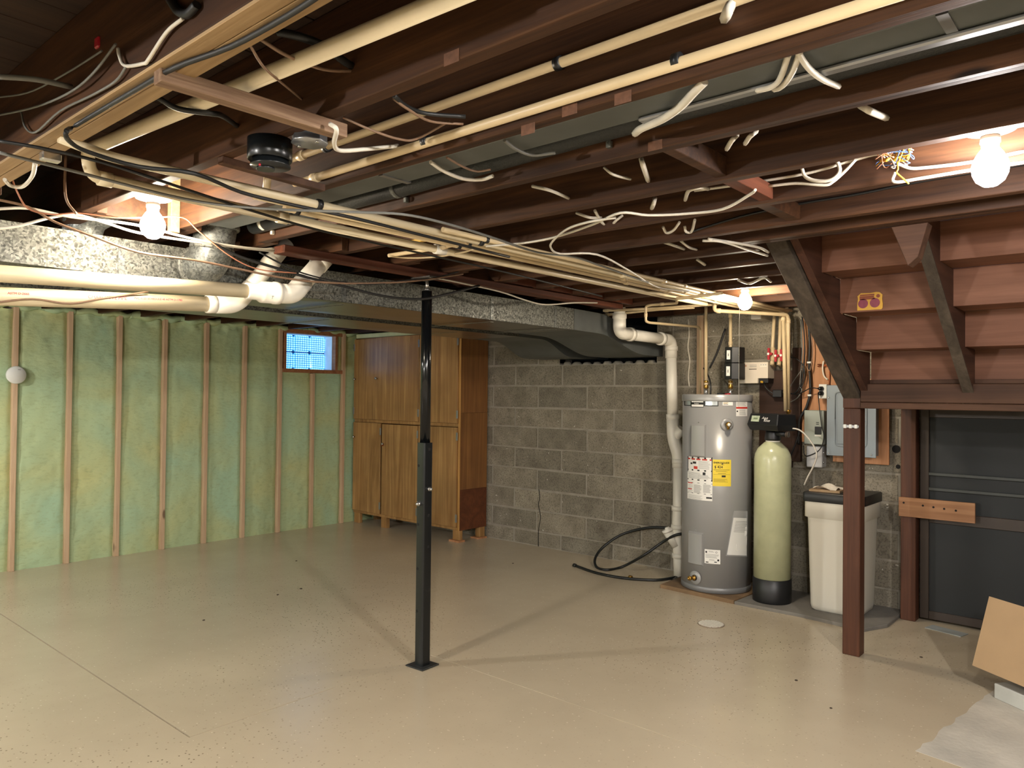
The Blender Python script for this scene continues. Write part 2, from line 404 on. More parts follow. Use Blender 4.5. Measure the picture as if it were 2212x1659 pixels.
# dark paint gap along the edge of the patch
# ---- walls
wall_left = struct(root('wall_left', (XL-.15, 0, 0)))
WY0, WY1, WZ0, WZ1 = 4.462, 5.085, 1.735, 2.118
for a, b in (((YF-.2, 0), (WY0, 2.6)), ((WY1, 0), (YB+.25, 2.6)), ((WY0, 0), (WY1, WZ0)), ((WY0, WZ1), (WY1, 2.6))):
    MB().box((XL-.33, a[0], a[1]), (XL-.075, b[0], b[1])).build('concrete_wall', CONC, wall_left)
studs = [1.962+.4055*k for k in range(-5, 9)]
def foam(y0, y1, z0, z1, seed, top=False):
    ny = max(3, int((y1-y0)/.014)); nz = max(6, int((z1-z0)/.022))
    def fn(u, w):
        y = y0+(y1-y0)*u; z = z0+(z1-z0)*w
        d = .016*noise.noise(Vector((y*2.2, z*1.5, seed))) + .006*noise.noise(Vector((y*9, z*13, seed))) + .0035*noise.noise(Vector((y*26, z*34, seed)))
        row = (z/.203) % 1; d -= .005*max(0, 1-abs(row-.5)*16)*(noise.noise(Vector((y*3, z*5, 7)))+.45)    # block courses ghosting through
        e = min(u, 1-u)*(y1-y0); d -= .016*max(0, 1-e/.03)
        if top and w > .96: d += .02*noise.noise(Vector((y*14, z*20, seed+3)))
        zz = z + (.02*noise.noise(Vector((y*12, 3, seed))) if top and w == 1 else 0)
        return Vector((XL-.022+d, y, zz))
    m = MB().patch(fn, ny, nz)
    return m.build('foam_panel', FOAM, wall_left, fixn=False)
SW = .019
for i, y in enumerate(studs):
    if i == len(studs)-2:                       # short stud under the window sill
        MB().box((XL-.07, y-SW, 0), (XL+.004, y+SW, WZ0-.045)).build('stud', STUDW, wall_left, .002)
    else:
        MB().box((XL-.07, y-SW, 0), (XL+.004, y+SW, 2.155)).build('stud', STUDW, wall_left, .002)
for i in range(len(studs)-1):
    y0, y1 = studs[i]+SW, studs[i+1]-SW
    if i < len(studs)-3: foam(y0, y1, 0, 2.15, i*3.1, True)
    else: foam(y0, y1, 0, WZ0-.04, i*3.1)
foam(studs[-3]+SW, WY0-.03, WZ0, WZ1+.03, 50); foam(WY1+.03, studs[-1]-SW, WZ0, WZ1+.03, 51)
foam(studs[-1]+SW, YB, 0, 2.15, 52, True)
foam(YF, studs[0]-SW, 0, 2.15, 53)
# spray foam rolls over the rim board
for k in range(16):
    y = 1.7+k*.235; r = .03+.012*random.random()
    pp = [(XL-.03+.01*random.random(), y+.26*t-.02, 2.168+.012*math.sin(t*9+k)) for t in (0, .2, .4, .6, .8, 1)]
    MB().tube(spline(pp, 3), r, 8, True, [r*(.55+.45*math.sin(math.pi*min(1, max(0.08, i/15.0)))) for i in range(16)]).build('foam_roll', FOAM, wall_left)
MB().box((XL-.3, YF, 2.2), (XL-.06, YB, ZT)).build('rim_board', JOIST, wall_left)
# ---- window of glass blocks
win = struct(root('window_1', (XL-.1, (WY0+WY1)/2, WZ0)))
fr = .032
for a, b in (((WY0-fr-.05, WZ1), (WY1+fr+.06, WZ1+fr+.012)), ((studs[-3]+SW, WZ0-.04), (studs[-1]-SW, WZ0))):
    MB().box((XL-.06, a[0], a[1]), (XL+.002, b[0], b[1])).build('window_frame', FRAMEW, win, .002)
for y in (WY0-fr, WY1):
    MB().box((XL-.06, y, WZ0), (XL+.002, y+fr, WZ1)).build('window_frame', FRAMEW, win, .002)
REVEAL = plain('white_reveal', 'dfe8ec', .5)
for a, b in (((WY0, WZ0), (WY0+.004, WZ1)), ((WY1-.004, WZ0), (WY1, WZ1))):
    MB().box((XL-.21, a[0], a[1]), (XL-.061, b[0], b[1])).build('reveal', REVEAL, win)
for z in (WZ0, WZ1-.004): MB().box((XL-.21, WY0, z), (XL-.061, WY1, z+.004)).build('reveal', REVEAL, win)
def glassblock():
    m, n, l, bs = nt('glass_block')
    v = coords(n, l, rand=False)
    w1 = n.new('ShaderNodeTexWave'); w1.bands_direction = 'Y'; w1.inputs['Scale'].default_value = 11; w1.inputs['Distortion'].default_value = 1.2; l.new(v, w1.inputs['Vector'])
    w2 = n.new('ShaderNodeTexWave'); w2.bands_direction = 'Z'; w2.inputs['Scale'].default_value = 13; w2.inputs['Distortion'].default_value = 1.2; l.new(v, w2.inputs['Vector'])
    f = mixc(n, l, .55, w1.outputs['Fac'], w2.outputs['Fac'])
    col = ramp(n, l, f, [(.2, (.012, .10, .26, 1)), (.5, (.04, .24, .55, 1)), (.8, (.28, .6, .95, 1))])
    l.new(col, bs.inputs['Emission Color']); bs.inputs['Emission Strength'].default_value = WINDOW
    bs.inputs['Base Color'].default_value = (.3, .5, .7, 1); bs.inputs['Roughness'].default_value = .12; return m
GLASSB = glassblock()
bw = (WY1-WY0)/3; bh = (WZ1-WZ0)/2
MB().box((XL-.23, WY0, WZ0), (XL-.212, WY1, WZ1)).build('mortar_bed', plain('dark_joint', '1d4a78', .6), win)
gm = None
for r in range(2):
    for c in range(3):
        cc = (XL-.2, WY0+bw*(c+.5), WZ0+bh*(r+.5))
        if gm is None: gm, _ = MB().box((XL-.22, cc[1]-bw/2+.008, cc[2]-bh/2+.008), (XL-.18, cc[1]+bw/2-.008, cc[2]+bh/2-.008)).mesh('glass_block', GLASSB, .012)
        place('glass_block', gm, cc, win)

# ---- block wall
wall_back = struct(root('wall_back', (0, YB, 0)))
MB().box((XL-.3, YB+.006, 0), (-4.42, YB+.2, 2.2)).build('mortar_bed', MORTAR, wall_back)
MB().box((-3.36, YB+.006, 0), (XR+.2, YB+.2, 2.2)).build('mortar_bed', MORTAR, wall_back)
MB().box((-4.42, YB+.006, 0), (-3.36, YB+.2, 1.772)).build('mortar_bed', MORTAR, wall_back)
MB().box((-5.2, YB+.5, 1.4), (-2.8, YB+.52, 2.6)).build('dark_void_sheet', DARKM, wall_back)  # near-black sheet stands in for the darkness beyond the wall opening
zc = [0, .1455, .345, .548, .752, .957, 1.160, 1.353, 1.568, 1.775, 1.978, 2.18]
cache = {}
for r in range(len(zc)-1):
    x = -4.978-.592*4 + (0 if r % 2 == 0 else .293); z0, z1 = zc[r]+.005, zc[r+1]-.005
    while x < XR:
        a, b = max(x+.006, XL-.1), min(x+.586, XR); x += .592
        segs = [(a, b)]
        if r >= 9:
            segs = []
            if a < -4.42: segs.append((a, min(b, -4.42)))
            if b > -3.36: segs.append((max(a, -3.36), b))
        for s0, s1 in segs:
            if s1-s0 < .04: continue
            key = (round(s1-s0, 3), round(z1-z0, 3))
            cpt = ((s0+s1)/2, YB+.05+random.uniform(-.0015, .002), (z0+z1)/2)
            if key not in cache:
                cache[key], _ = MB().box((s0, cpt[1]-.05, z0), (s1, cpt[1]+.05, z1)).mesh('block', BLOCK, .006, cpt, seg=2)
            place('block', cache[key], cpt, wall_back)
for k in range(9):                               # broken mortar along the sill of the hole
    xx = -4.36+k*.115; m = MB(); m.lathe([(0, -.02), (.05+.02*random.random(), -.012), (.03, .012+.012*random.random()), (0, .02)], (xx, YB+.05, 1.776), 7)
    m.build('mortar_crumb', MORTAR, wall_back)
# efflorescence / crack line down the wall
crk = MB()
pp = [PY(1164, 1000+0, YB-.0005)]
for q in ((1164,1057),(1166,1075),(1163,1090),(1166,1105),(1168,1118),(1165,1135),(1163,1150),(1163,1180)): pp.append(PY(q[0], q[1], YB-.0005))
crk.tube(spline(pp[1:], 3), .0035, 5); crk.build('crack', DARKM, wall_back)
MB().tube(spline([PY(x, y, YB-.0005) for x, y in ((1487,690),(1489,720),(1486,750),(1490,780),(1487,810),(1489,835))], 4), .006, 5).build('mineral_streak', plain('mineral_streak', 'c9c2b2', .9), wall_back)
for q in ((1936,970,.055),(1940,1008,.03)):
    p = PY(q[0], q[1], YB-.001); MB().cyl((p.x, YB-.004, p.z), (p.x, YB+.001, p.z), q[2]/2, 14).build('hole', DARKM, wall_back)
# ---- the two walls out of view
wall_right = struct(MB().box((XR, YF-.2, 0), (XR+.2, YB+.25, 2.6)).build('wall_right', BLOCK))
wall_front = struct(MB().box((XL-.3, YF-.2, 0), (XR+.2, YF, 2.6)).build('wall_front', BLOCK))

# ---- ceiling: subfloor planks, joists and blocking
ceiling = struct(root('ceiling', (0, 0, ZT)))
pm = None; x = XL-.25
while x < XR:
    y1 = YB+.2 if x < -1.45 else 3.16
    key = 'long' if x < -1.45 else 'short'
    if key not in cache:
        cache[key], _ = MB().box((x, YF-.1, ZT), (x+.137, y1, ZT+.02)).mesh('subfloor_plank', PLANKW, .0015)
    place('subfloor_plank', cache[key], (x+.0685, (YF-.1+y1)/2, ZT+.01+random.uniform(0, .002)), ceiling); x += .1405
JW = .040
far_y = {'A': .752, 'B': 1.100, 'C': 1.472, 'D': 1.832, 'E': 2.222, 'F': 2.578, 'G': 2.938, 'H': 3.352, 'I': 3.715, 'J': 4.100, 'K': 4.47, 'L': 4.85, 'M': 5.22, 'N': 5.60}
def joist(y0, y1, x0, x1, mat=JOIST, notch=None):
    m = MB().box((x0, y0, ZJ), (x1, y1, ZT)); return m.build('joist', mat, ceiling, .0025)
joist(far_y['A']-JW*2-.002, far_y['A']-JW-.002, -3.1, XR); joist(far_y['A']-JW, far_y['A'], -3.1, XR)
for yy in (far_y['A']-JW*2-.002, far_y['A']-JW): MB().box((-3.1, yy, ZJ-.008), (XR, yy+JW, ZJ-.0005)).build('lit_underside_plate', JOIST_L, ceiling, .001)   # doubled joist; thin pale plates paint in its lamp-lit underside
for k, y in far_y.items():
    if k == 'A': continue
    x1 = XR if k in 'BCDEFG' else (-1.42 if k == 'H' else -1.45)
    joist(y-JW, y, -3.1, x1)
joist(3.16, 3.20, -1.46, XR); joist(3.118, 3.158, -1.46, XR)            # stairwell header
for k in range(8):                                                     # joists behind the camera
    joist(.34-.375*k-JW, .34-.375*k, XL, XR)
for k, y in far_y.items():                                             # lapped joists over the left bay
    if k == 'E': joist(y-2*JW-.002, y-JW-.002, XL, -2.95)
    else: joist(y+.002, y+.002+JW, XL, -2.93 if k in 'FGHIJKLMN' else -3.06)
# blocking and notch blocks between joists
def block_between(x, ya, yb, w=.038, h=.09, z=ZJ+.05, skew=0, mat=JOIST):
    MB().beam((x, ya, z+h/2), (x+skew, yb, z+h/2), w, h).build('blocking', mat, ceiling, .002)
p = PZ(1530, 345, ZJ+.03); block_between(p.x-.02, far_y['D'], far_y['E']-JW, .038, .06, ZJ+.01)
p = PZ(1648, 408, ZJ+.03); block_between(p.x-.02, far_y['E'], far_y['F']-JW, .05, .05, ZJ+.01, .0, BEAMW)
p = PZ(1723, 462, ZJ+.03); block_between(p.x-.02, far_y['F'], far_y['G']-JW, .05, .06, ZJ+.01)
for k in ('C', 'D', 'G', 'H', 'I', 'J', 'K'):                          # blocking over the beam
    nxt = far_y[chr(ord(k)+1)]
    if k in 'HIJK': MB().box((-3.06, far_y[k], ZJ+.005), (-3.02, nxt-JW, ZT-.02)).build('blocking', BEAMW, ceiling, .002)
MB().box((-3.12, 1.395, ZJ-.02), (-3.085, far_y['C']-JW, ZT)).build('blocking', JOIST_L, ceiling, .002)
MB().box((-3.16, far_y['B']+.05, ZJ+.01), (-3.13, far_y['C']-JW, ZT)).build('blocking', JOIST, ceiling, .002)
# scars left by old cross-bridging nailed to the joists
SCAR = plain('nail_scar_wood', '6b4a38', .8, 0, .25, 60)
for px, py, k in ((975,125,'B'),(1230,238,'C'),(1415,315,'D'),(1345,212,'C'),(1140,280,'C')):
    p = PY(px, py, far_y[k]-JW-.0012)
    MB().box((p.x-.022, p.y, p.z-.012), (p.x+.022, p.y+.001, p.z+.014)).build('nail_scar', SCAR, ceiling)

# ---- flat beam under the joists and the steel jack post
beam = tag(MB().box((-3.122, 1.885, 2.120), (-3.032, 4.70, 2.1555)).build('support_beam', BEAMW, None, .004), 'red brown flat timber beam under the joist ends above the steel post', 'beam')
post = thing('jack_post', 'black telescoping steel support post standing in the middle of the floor', 'post', (-3.077, 2.80, 0))
px0, py0 = -3.077, 2.80
MB().box((px0-.065, py0-.065, 0), (px0+.065, py0+.065, .008), Matrix.Rotation(.05, 3, 'Z')).build('base_plate', plain('post_plate', '3a3c3c', .5, .5), post, .002)
def rbox(w, r, z0, z1):          # square tube with rounded corners
    m = MB(); n = 6; ring = []
    for cx, cy, a0 in ((w-r, w-r, 0), (-w+r, w-r, 90), (-w+r, -w+r, 180), (w-r, -w+r, 270)):
        for i in range(n+1):
            a = math.radians(a0+90*i/n); ring.append((px0+cx+r*math.cos(a), py0+cy+r*math.sin(a)))
    k = len(ring); vs = [(x, y, z0) for x, y in ring]+[(x, y, z1) for x, y in ring]
    m.add(vs, [(i, (i+1) % k, (i+1) % k+k, i+k) for i in range(k)], True); m.add(vs, [tuple(range(k)), tuple(range(k, 2*k))])
    return m
low = rbox(.0315, .010, .008, 1.215).build('outer_tube', BLACKP, post)
MB().cyl((px0, py0, 1.20), (px0, py0, 2.045), .0285, 28).build('inner_tube', plain('gloss_black_paint', '101214', .16, .2, .05), post)
MB().cyl((px0, py0, 2.045), (px0, py0, 2.115), .010, 12).build('jack_screw', STEEL, post)
MB().cyl((px0, py0, 2.045), (px0, py0, 2.062), .0175, 16).build('collar', ZINC, post)
MB().box((px0-.075, py0-.05, 2.112), (px0+.075, py0+.05, 2.1195)).build('top_plate', plain('plate_grey', '5a5652', .5, .5), post)
for z in (.30, .53, .77, 1.09): MB().cyl((px0-.014, py0-.0325, z), (px0-.014, py0-.0312, z), .008, 12).build('pin_hole', DARKM, post)
for z in (.42, .65, .82, 1.18): MB().cyl((px0+.0325, py0+.004, z), (px0+.0312, py0+.004, z), .009, 12).build('pin_hole', DARKM, post)
for z, d in ((.965, (1, 0)), (.885, (0, -1))):
    q = Vector((px0+d[0]*.031, py0+d[1]*.031, z)); e = q+Vector((d[0], d[1], 0))*.018
    b = MB().cyl(q, e, .0125, 6); b.lathe([(.011, 0), (.009, .007), (0, .011)], e, 12, (d[0], d[1], 0)); b.build('bolt', STEEL, post)

# ================================================================ plywood cabinet in the corner
CX0, CX1, CY0, CY1, CZ0, CZ1 = -7.075, -5.352, 5.345, 5.735, .115, 2.105
cab = thing('plywood_cabinet', 'tall brown plywood storage cabinet in the corner beside the block window', 'cabinet', ((CX0+CX1)/2, (CY0+CY1)/2, 0))
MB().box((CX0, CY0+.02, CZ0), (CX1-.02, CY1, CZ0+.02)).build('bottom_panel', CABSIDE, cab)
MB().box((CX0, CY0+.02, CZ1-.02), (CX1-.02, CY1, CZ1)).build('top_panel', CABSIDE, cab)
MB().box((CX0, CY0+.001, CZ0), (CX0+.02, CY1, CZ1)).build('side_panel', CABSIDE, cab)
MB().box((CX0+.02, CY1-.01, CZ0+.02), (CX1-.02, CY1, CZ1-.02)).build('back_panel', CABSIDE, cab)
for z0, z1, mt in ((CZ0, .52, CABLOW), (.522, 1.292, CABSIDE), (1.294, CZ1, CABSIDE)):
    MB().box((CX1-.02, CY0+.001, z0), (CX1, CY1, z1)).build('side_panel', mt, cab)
MB().box((CX1-.028, CY0-.004, CZ0), (CX1+.001, CY0, CZ1)).build('face_edge', CABEDGE, cab)
MB().box((CX0, CY0, 1.150), (CX1-.028, CY0+.02, 1.185)).build('middle_rail', CABW, cab, .002)
MB().box((CX0, CY0, CZ0), (CX1-.028, CY0+.02, CZ0+.03)).build('bottom_rail', CABW, cab, .002)
def X5(px): return PY(px, 900, CY0).x
tops = [(CX0+.004, X5(814)-.002), (X5(814), X5(906)), (X5(907.5), CX1-.032)]
bots = [(CX0+.004, X5(825)), (X5(828.5), X5(905)), (X5(907), CX1-.032)]
def door(x0, x1, z0, z1, hinge, knob, ajar=0):
    hx = x1 if hinge > 0 else x0
    R = Matrix.Rotation(ajar, 3, 'Z')
    d = MB().box((x0, CY0-.019, z0), (x1, CY0-.001, z1), R, (hx, CY0-.001, z0)).build('door', CABW, cab, .0015)
    for z in (z0+.09, z1-.09):
        MB().box((hx-.012, CY0-.0225, z-.04), (hx+.012, CY0-.019, z+.04)).build('hinge', ZINC, d, .001)
    if knob:
        kp = Vector((knob[0], CY0-.02, knob[1])); kp = R @ (kp-Vector((hx, CY0-.001, z0)))+Vector((hx, CY0-.001, z0))
        MB().lathe([(.006, 0), (.006, .012), (.015, .018), (.015, .026), (.006, .030), (0, .031)], kp, 14, (0, -1, 0)).build('knob', STEEL, d)
door(*tops[0], 1.187, CZ1-.012, -1, (CX0+.035, 1.64)); door(*tops[1], 1.187, CZ1-.004, 1, (tops[1][0]+.03, 1.645), .012)
door(*tops[2], 1.187, CZ1-.004, 1, None)
door(*bots[0], .147, 1.148, 1, (CX0+.03, .98)); door(*bots[1], .147, 1.142, 1, (bots[1][0]+.03, .925), -.0); door(*bots[2], .147, 1.146, 1, None)
MB().lathe([(.006, 0), (.014, .014), (.014, .022), (0, .026)], PY(828, 961, CY0-.02), 12, (0, -1, 0)).build('latch_knob', BROWNP, cab)
for fx, sh in ((CX0+.06, 0), (X5(829)+.02, 0), (CX1-.05, .018)):
    MB().box((fx-.05, CY0+.005, sh), (fx+.045, CY0+.05, CZ0)).build('foot', CABW, cab, .002)
    if sh: MB().box((fx-.08, CY0-.02, 0), (fx+.06, CY0+.07, sh)).build('shim', PLYW, cab)
MB().box((CX1-.06, CY1-.1, .015), (CX1, CY1-.02, CZ0)).build('foot', CABW, cab, .002)
MB().box((CX1-.09, CY1-.14, 0), (CX1+.02, CY1-.01, .015)).build('shim', PLYW, cab)
MB().box((CX0, CY1-.1, 0), (CX0+.06, CY1-.02, CZ0)).build('foot', CABW, cab, .002)
fs = tag(MB().box((CX0+.02, CY0-.01, CZ1+.001), (CX0+1.03, CY0+.03, CZ1+.05)).build('foam_strip', plain('pale_foam_strip', 'c3caa0', .7, 0, .1, 9), None, .006), 'pale green foam board strip lying on top of the plywood cabinet', 'foam strip')

# ================================================================ water heater
HX, HY, HR, HZ0, HZ1 = -2.640, 5.425, .262, .03, 1.500
pads = thing('equipment_pad', 'low grey concrete pad along the block wall under heater and tanks', 'concrete pad', (-2.1, 5.4, 0))
MB().prism([(-2.98, 5.17), (-2.36, 5.13), (-2.33, YB), (-2.98, YB)], lambda a, b, d: Vector((a, b, d)), -.003, .028).build('stained_slab', STAINC, pads, .004)
MB().prism([(-2.355, 5.13), (-1.9, 5.14), (-1.47, 5.10), (-1.385, 5.30), (-1.385, YB), (-2.325, YB)], lambda a, b, d: Vector((a, b, d)), -.003, .022).build('grey_slab', PADC, pads, .004)
wh = thing('water_heater', 'tall grey cylindrical electric water heater with yellow and white labels', 'water heater', (HX, HY, HZ0))
MB().lathe([(HR-.008, HZ0), (HR, HZ0+.003), (HR, HZ0+.04), (HR-.006, HZ0+.044)], (HX, HY, 0), 64).build('base_ring', HEATD, wh)
MB().lathe([(HR-.003, HZ0+.04), (HR-.003, HZ1-.05)], (HX, HY, 0), 64).build('jacket', HEATG, wh)
MB().lathe([(HR, HZ1-.052), (HR+.002, HZ1-.045), (HR+.002, HZ1-.004), (HR-.004, HZ1), (HR-.02, HZ1-.006), (0, HZ1-.006)], (HX, HY, 0), 64).build('top_cap', HEATG, wh)
CA = math.atan2(-HY, -HX)
def hp(px, py, off=0):
    p = PC(px, py, HX, HY, HR-.003); a = math.atan2(p.y-HY, p.x-HX); return a, p.z
def hpatch(m, px0, py0, px1, py1, off, nu=10):
    xm, ym = (px0+px1)/2, (py0+py1)/2
    a0 = hp(px0, ym)[0]; a1 = hp(px1, ym)[0]; z1 = hp(xm, py0)[1]; z0 = hp(xm, py1)[1]
    m.patch(lambda u, v: Vector((HX+(HR-.003+off)*math.cos(a0+(a1-a0)*u), HY+(HR-.003+off)*math.sin(a0+(a1-a0)*u), z0+(z1-z0)*v)), nu, 1)
    return a0, a1, z0, z1
def sticker(name, rect, mat, off=.0008):
    m = MB(); hpatch(m, *rect, off); return m.build(name, mat, wh, fixn=False)
def prints(parent, mat, rects, off=.0014, name='print'):
    m = MB()
    for r in rects: hpatch(m, *r, off, 4)
    return m.build(name, mat, parent, fixn=False)
def htext(name, txt, px, py, size, mat, parent, off=.0016, shear=0, bold=0):
    a0, z0 = hp(px, py); R = HR-.003+off
    return lettering(name, txt, size, lambda u, v: Vector((HX+R*math.cos(a0+u/R), HY+R*math.sin(a0+u/R), z0+v)), mat, parent, shear, bold=bold)
def lines(x0, x1, y0, y1, n, h=.5, jit=.25):
    out = []
    for i in range(n):
        y = y0+(y1-y0)*(i+.5)/n; e = x1-(x1-x0)*jit*random.random(); out.append((x0, y-h/2, e, y+h/2))
    return out
# brand plate
bp = sticker('brand_strip', (1478.5, 860, 1552, 877), LABB)
prints(bp, LABS, [(1480.5, 862, 1492, 875), (1524, 862.5, 1550, 875.5)])
b2 = sticker('brand_badge', (1493, 857, 1520.5, 879.5), LABB, .0016)
prints(b2, LABW, [(1494.5, 858.2, 1519.5, 869), (1494.5, 874, 1519.5, 878.5)], .0022)
htext('lettering', 'Smith', 1502.5, 866.8, .030, LABB, b2, .003, 0, .0006)
htext('lettering', 'ProLine', 1500, 873, .013, LABW, b2, .003, .2, .0004)
def ring_on(parent, px, py, r0, r1, mat, off):
    a0, z0 = hp(px, py); R = HR-.003+off; m = MB()
    m.patch(lambda u, v: Vector((HX+R*math.cos(a0+(r0+(r1-r0)*v)*math.cos(u*6.2832)/R), HY+R*math.sin(a0+(r0+(r1-r0)*v)*math.cos(u*6.2832)/R), z0+(r0+(r1-r0)*v)*math.sin(u*6.2832))), 18, 1)
    return m.build('emblem', mat, parent, fixn=False)
ring_on(b2, 1499, 863.5, .0075, .0115, LABB, .003); htext('lettering', 'A', 1497.3, 865.3, .012, LABB, b2, .003)
# yellow tag and data sticker near the top
t1 = sticker('yellow_sticker', (1561, 858, 1583, 867), LABY); prints(t1, LABYP, [(1567, 860.5, 1579, 861.3), (1566, 863.3, 1580, 865)])
prints(t1, LABB, [(1565.5, 863, 1568, 865.3)])
t2 = sticker('small_sticker', (1561, 868.4, 1583, 875.8), LABW); prints(t2, LABYP, [(1562.5, 869.5, 1573, 870.5), (1562.5, 871.2, 1571, 872)]); prints(t2, LABB, [(1562.5, 873, 1573, 874)])
t3 = sticker('data_sticker', (1590, 859.5, 1614, 899), LABW)
prints(t3, LABG, lines(1591, 1613, 861, 877, 9, .7)+lines(1597, 1613, 884, 897, 7, .7)); prints(t3, LABR, [(1590, 879, 1614, 883)]); prints(t3, LABB, [(1591, 887, 1594, 890)])
# warning sheet, energy label, rating plate
w1 = sticker('warning_sheet', (1485.5, 988, 1539, 1080.5), LABW)
prints(w1, LABB, [(1486, 988, 1539, 991), (1486, 988, 1487.2, 1018), (1537.3, 988, 1539, 1040), (1486, 1015, 1539, 1018), (1486, 1036, 1539, 1038.5), (1486, 1043.5, 1539, 1044.4), (1486, 1066, 1538, 1067), (1525.5, 1074, 1538, 1077.5), (1492, 999, 1496, 1002.5), (1497, 997, 1504, 1001.5), (1518, 1020.5, 1524, 1026.5)])
prints(w1, LABR, [(1487.2, 991, 1537.3, 994.2), (1486.5, 1041.5, 1496, 1043.5), (1486.5, 1054.5, 1495, 1056.5), (1499, 1007, 1507, 1013)], .0018)
prints(w1, LABG, lines(1509, 1536, 996, 1014, 8, .6)+lines(1487.5, 1514, 1020, 1034, 7, .6)+lines(1508, 1536, 1026, 1035, 5, .6)+lines(1499, 1516, 1047, 1065, 12, .6)+lines(1519, 1537, 1047, 1065, 12, .6)+lines(1487.5, 1497, 1046, 1064, 6, .6)+lines(1487.5, 1520, 1069, 1079, 5, .5))
w2 = sticker('energy_label', (1539.5, 993, 1579, 1050.5), LABY)
htext('lettering', 'ENERGYGUIDE', 1541.2, 1001, .0172, LABB, w2, .002, 0, .0009)
htext('lettering', '$ 424', 1543, 1011.2, .026, LABB, w2, .002, 0, .0008)
prints(w2, LABB, [(1541.5, 1014.8, 1576, 1015.6), (1559, 1027, 1567.5, 1031), (1558.5, 1001, 1562, 1003.5)])
prints(w2, LABYP, lines(1546, 1566, 1004, 1005.2, 1, .6)+lines(1546, 1572, 1017, 1020, 2, .6)+[(1551, 1022.5, 1568, 1023.6), (1541, 1024.8, 1577, 1025.4)]+lines(1541.5, 1573, 1034, 1042, 6, .5))
w3 = sticker('rating_plate', (1522, 1187.5, 1556, 1218), LABW)
prints(w3, LABG, lines(1531, 1543, 1190, 1193, 2, .6)+lines(1524, 1553, 1197, 1206, 4, .8, .2)+lines(1532, 1546, 1208, 1211, 2, .6)); prints(w3, LABB, [(1524, 1190, 1527.5, 1194), (1524.5, 1213, 1530.5, 1215), (1543, 1213.5, 1548.5, 1215.5), (1549.5, 1208.5, 1553.5, 1212.5)])
ring_on(w3, 1547.5, 1193.5, .005, .007, LABB, .0016)
# element covers
def cover(rect):
    m = MB(); a0, a1, z0, z1 = hpatch(MB(), *rect, 0); R0 = HR-.004; R1 = HR+.012; da = .035; dz = .012
    def ringpt(R, a, z): return Vector((HX+R*math.cos(a), HY+R*math.sin(a), z))
    n = 6
    top = [[ringpt(R1, a0+da+(a1-a0-2*da)*i/n, z) for i in range(n+1)] for z in (z0+dz, z1-dz)]
    bot = [[ringpt(R0, a0+(a1-a0)*i/n, z) for i in range(n+1)] for z in (z0, z1)]
    vs = top[0]+top[1]+bot[0]+bot[1]; k = n+1; fs = []
    for i in range(n): fs += [(i, i+1, k+i+1, k+i), (2*k+i, 2*k+i+1, i+1, i), (k+i, k+i+1, 3*k+i+1, 3*k+i)]
    fs += [(0, k, 3*k, 2*k), (n, 2*k+n, 3*k+n, k+n)]
    m.add(vs, fs); m.build('element_cover', HEATG, wh)
    am = (a0+a1)/2
    MB().lathe([(.005, 0), (.004, .004), (0, .005)], ringpt(HR-.003, am, z1+.012), 8, (math.cos(am), math.sin(am), 0)).build('screw', STEEL, wh)
cover((1494.5, 916, 1525.5, 988)); cover((1488.5, 1149, 1520, 1221))
# relief valve with plastic trim ring, drain valve
a, z = hp(1570, 917); n0 = Vector((math.cos(a), math.sin(a), 0)); c0 = Vector((HX, HY, z))+n0*(HR-.003)
MB().lathe([(.048, 0), (.047, .004), (.022, .012), (.018, .005), (.0, .005)], c0, 24, n0).build('trim_ring', HEATG, wh)
rv = MB().lathe([(.014, .004), (.014, .03), (.020, .034), (.020, .05), (.011, .056), (0, .057)], c0, 14, n0).build('relief_valve', BRASS, wh)
MB().cyl(c0+n0*.035, c0+n0*.035+Vector((0, 0, -.035)), .010, 10).build('outlet', BRASS, rv)
MB().lathe([(.012, .056), (.012, .062), (0, .064)], c0, 12, n0).build('valve_cap', LABW, rv)
a, z = hp(1502, 1260); n0 = Vector((math.cos(a), math.sin(a), 0)); c0 = Vector((HX, HY, max(z, .13)))+n0*(HR-.003)
MB().lathe([(.052, 0), (.050, .004), (.022, .010), (0, .008)], c0, 24, n0).build('trim_ring', HEATG, wh)
dv = MB().lathe([(.020, .004), (.020, .02), (.012, .022), (.012, .045), (.016, .047), (.016, .062), (.010, .064), (.010, .058), (0, .058)], c0, 14, n0+Vector((-.25, 0, 0))).build('drain_valve', BRASS, wh)
MB().lathe([(.022, .006), (.022, .016)], c0, 14, n0).build('collar', BLACKM, dv)
# paperwork in a clear bag
def bagpt(u, v, off):      # a slanted sheet on the jacket
    pxs = 1570+u*45+(1-v)*0+v*14; pys = 1198-v*80+u*2
    a, z = hp(min(pxs, 1612), pys); R = HR-.003+off; return Vector((HX+R*math.cos(a), HY+R*math.sin(a), z))
mb = MB(); mb.patch(lambda u, v: bagpt(u, v, .004), 8, 8); man = mb.build('manual', LABW, wh, fixn=False)
mm = MB()
for k in range(8): v0 = .62+k*.04; mm.patch(lambda u, v: bagpt(.12+u*(.5+.3*((k*7) % 3)/3), v0+v*.012, .0052), 6, 1)
for k in range(5): v0 = .12+k*.035; mm.patch(lambda u, v: bagpt(.45+u*.3, v0+v*.01, .0052), 4, 1)
mm.build('print', LABG, man, fixn=False)
mb = MB(); mb.patch(lambda u, v: bagpt(.35+u*.5, .1+v*.42, .0058), 4, 4); mb.build('card', LABW, man, fixn=False)
def clearbag():
    m, n, l, bs = nt('clear_bag'); bs.inputs['Alpha'].default_value = .22; bs.inputs['Roughness'].default_value = .15
    l.new(ramp(n, l, noise_t(n, l, coords(n, l), 12), [(.3, (.7,.7,.7,1)), (.7, (.9,.9,.9,1))]), bs.inputs['Base Color']); return m
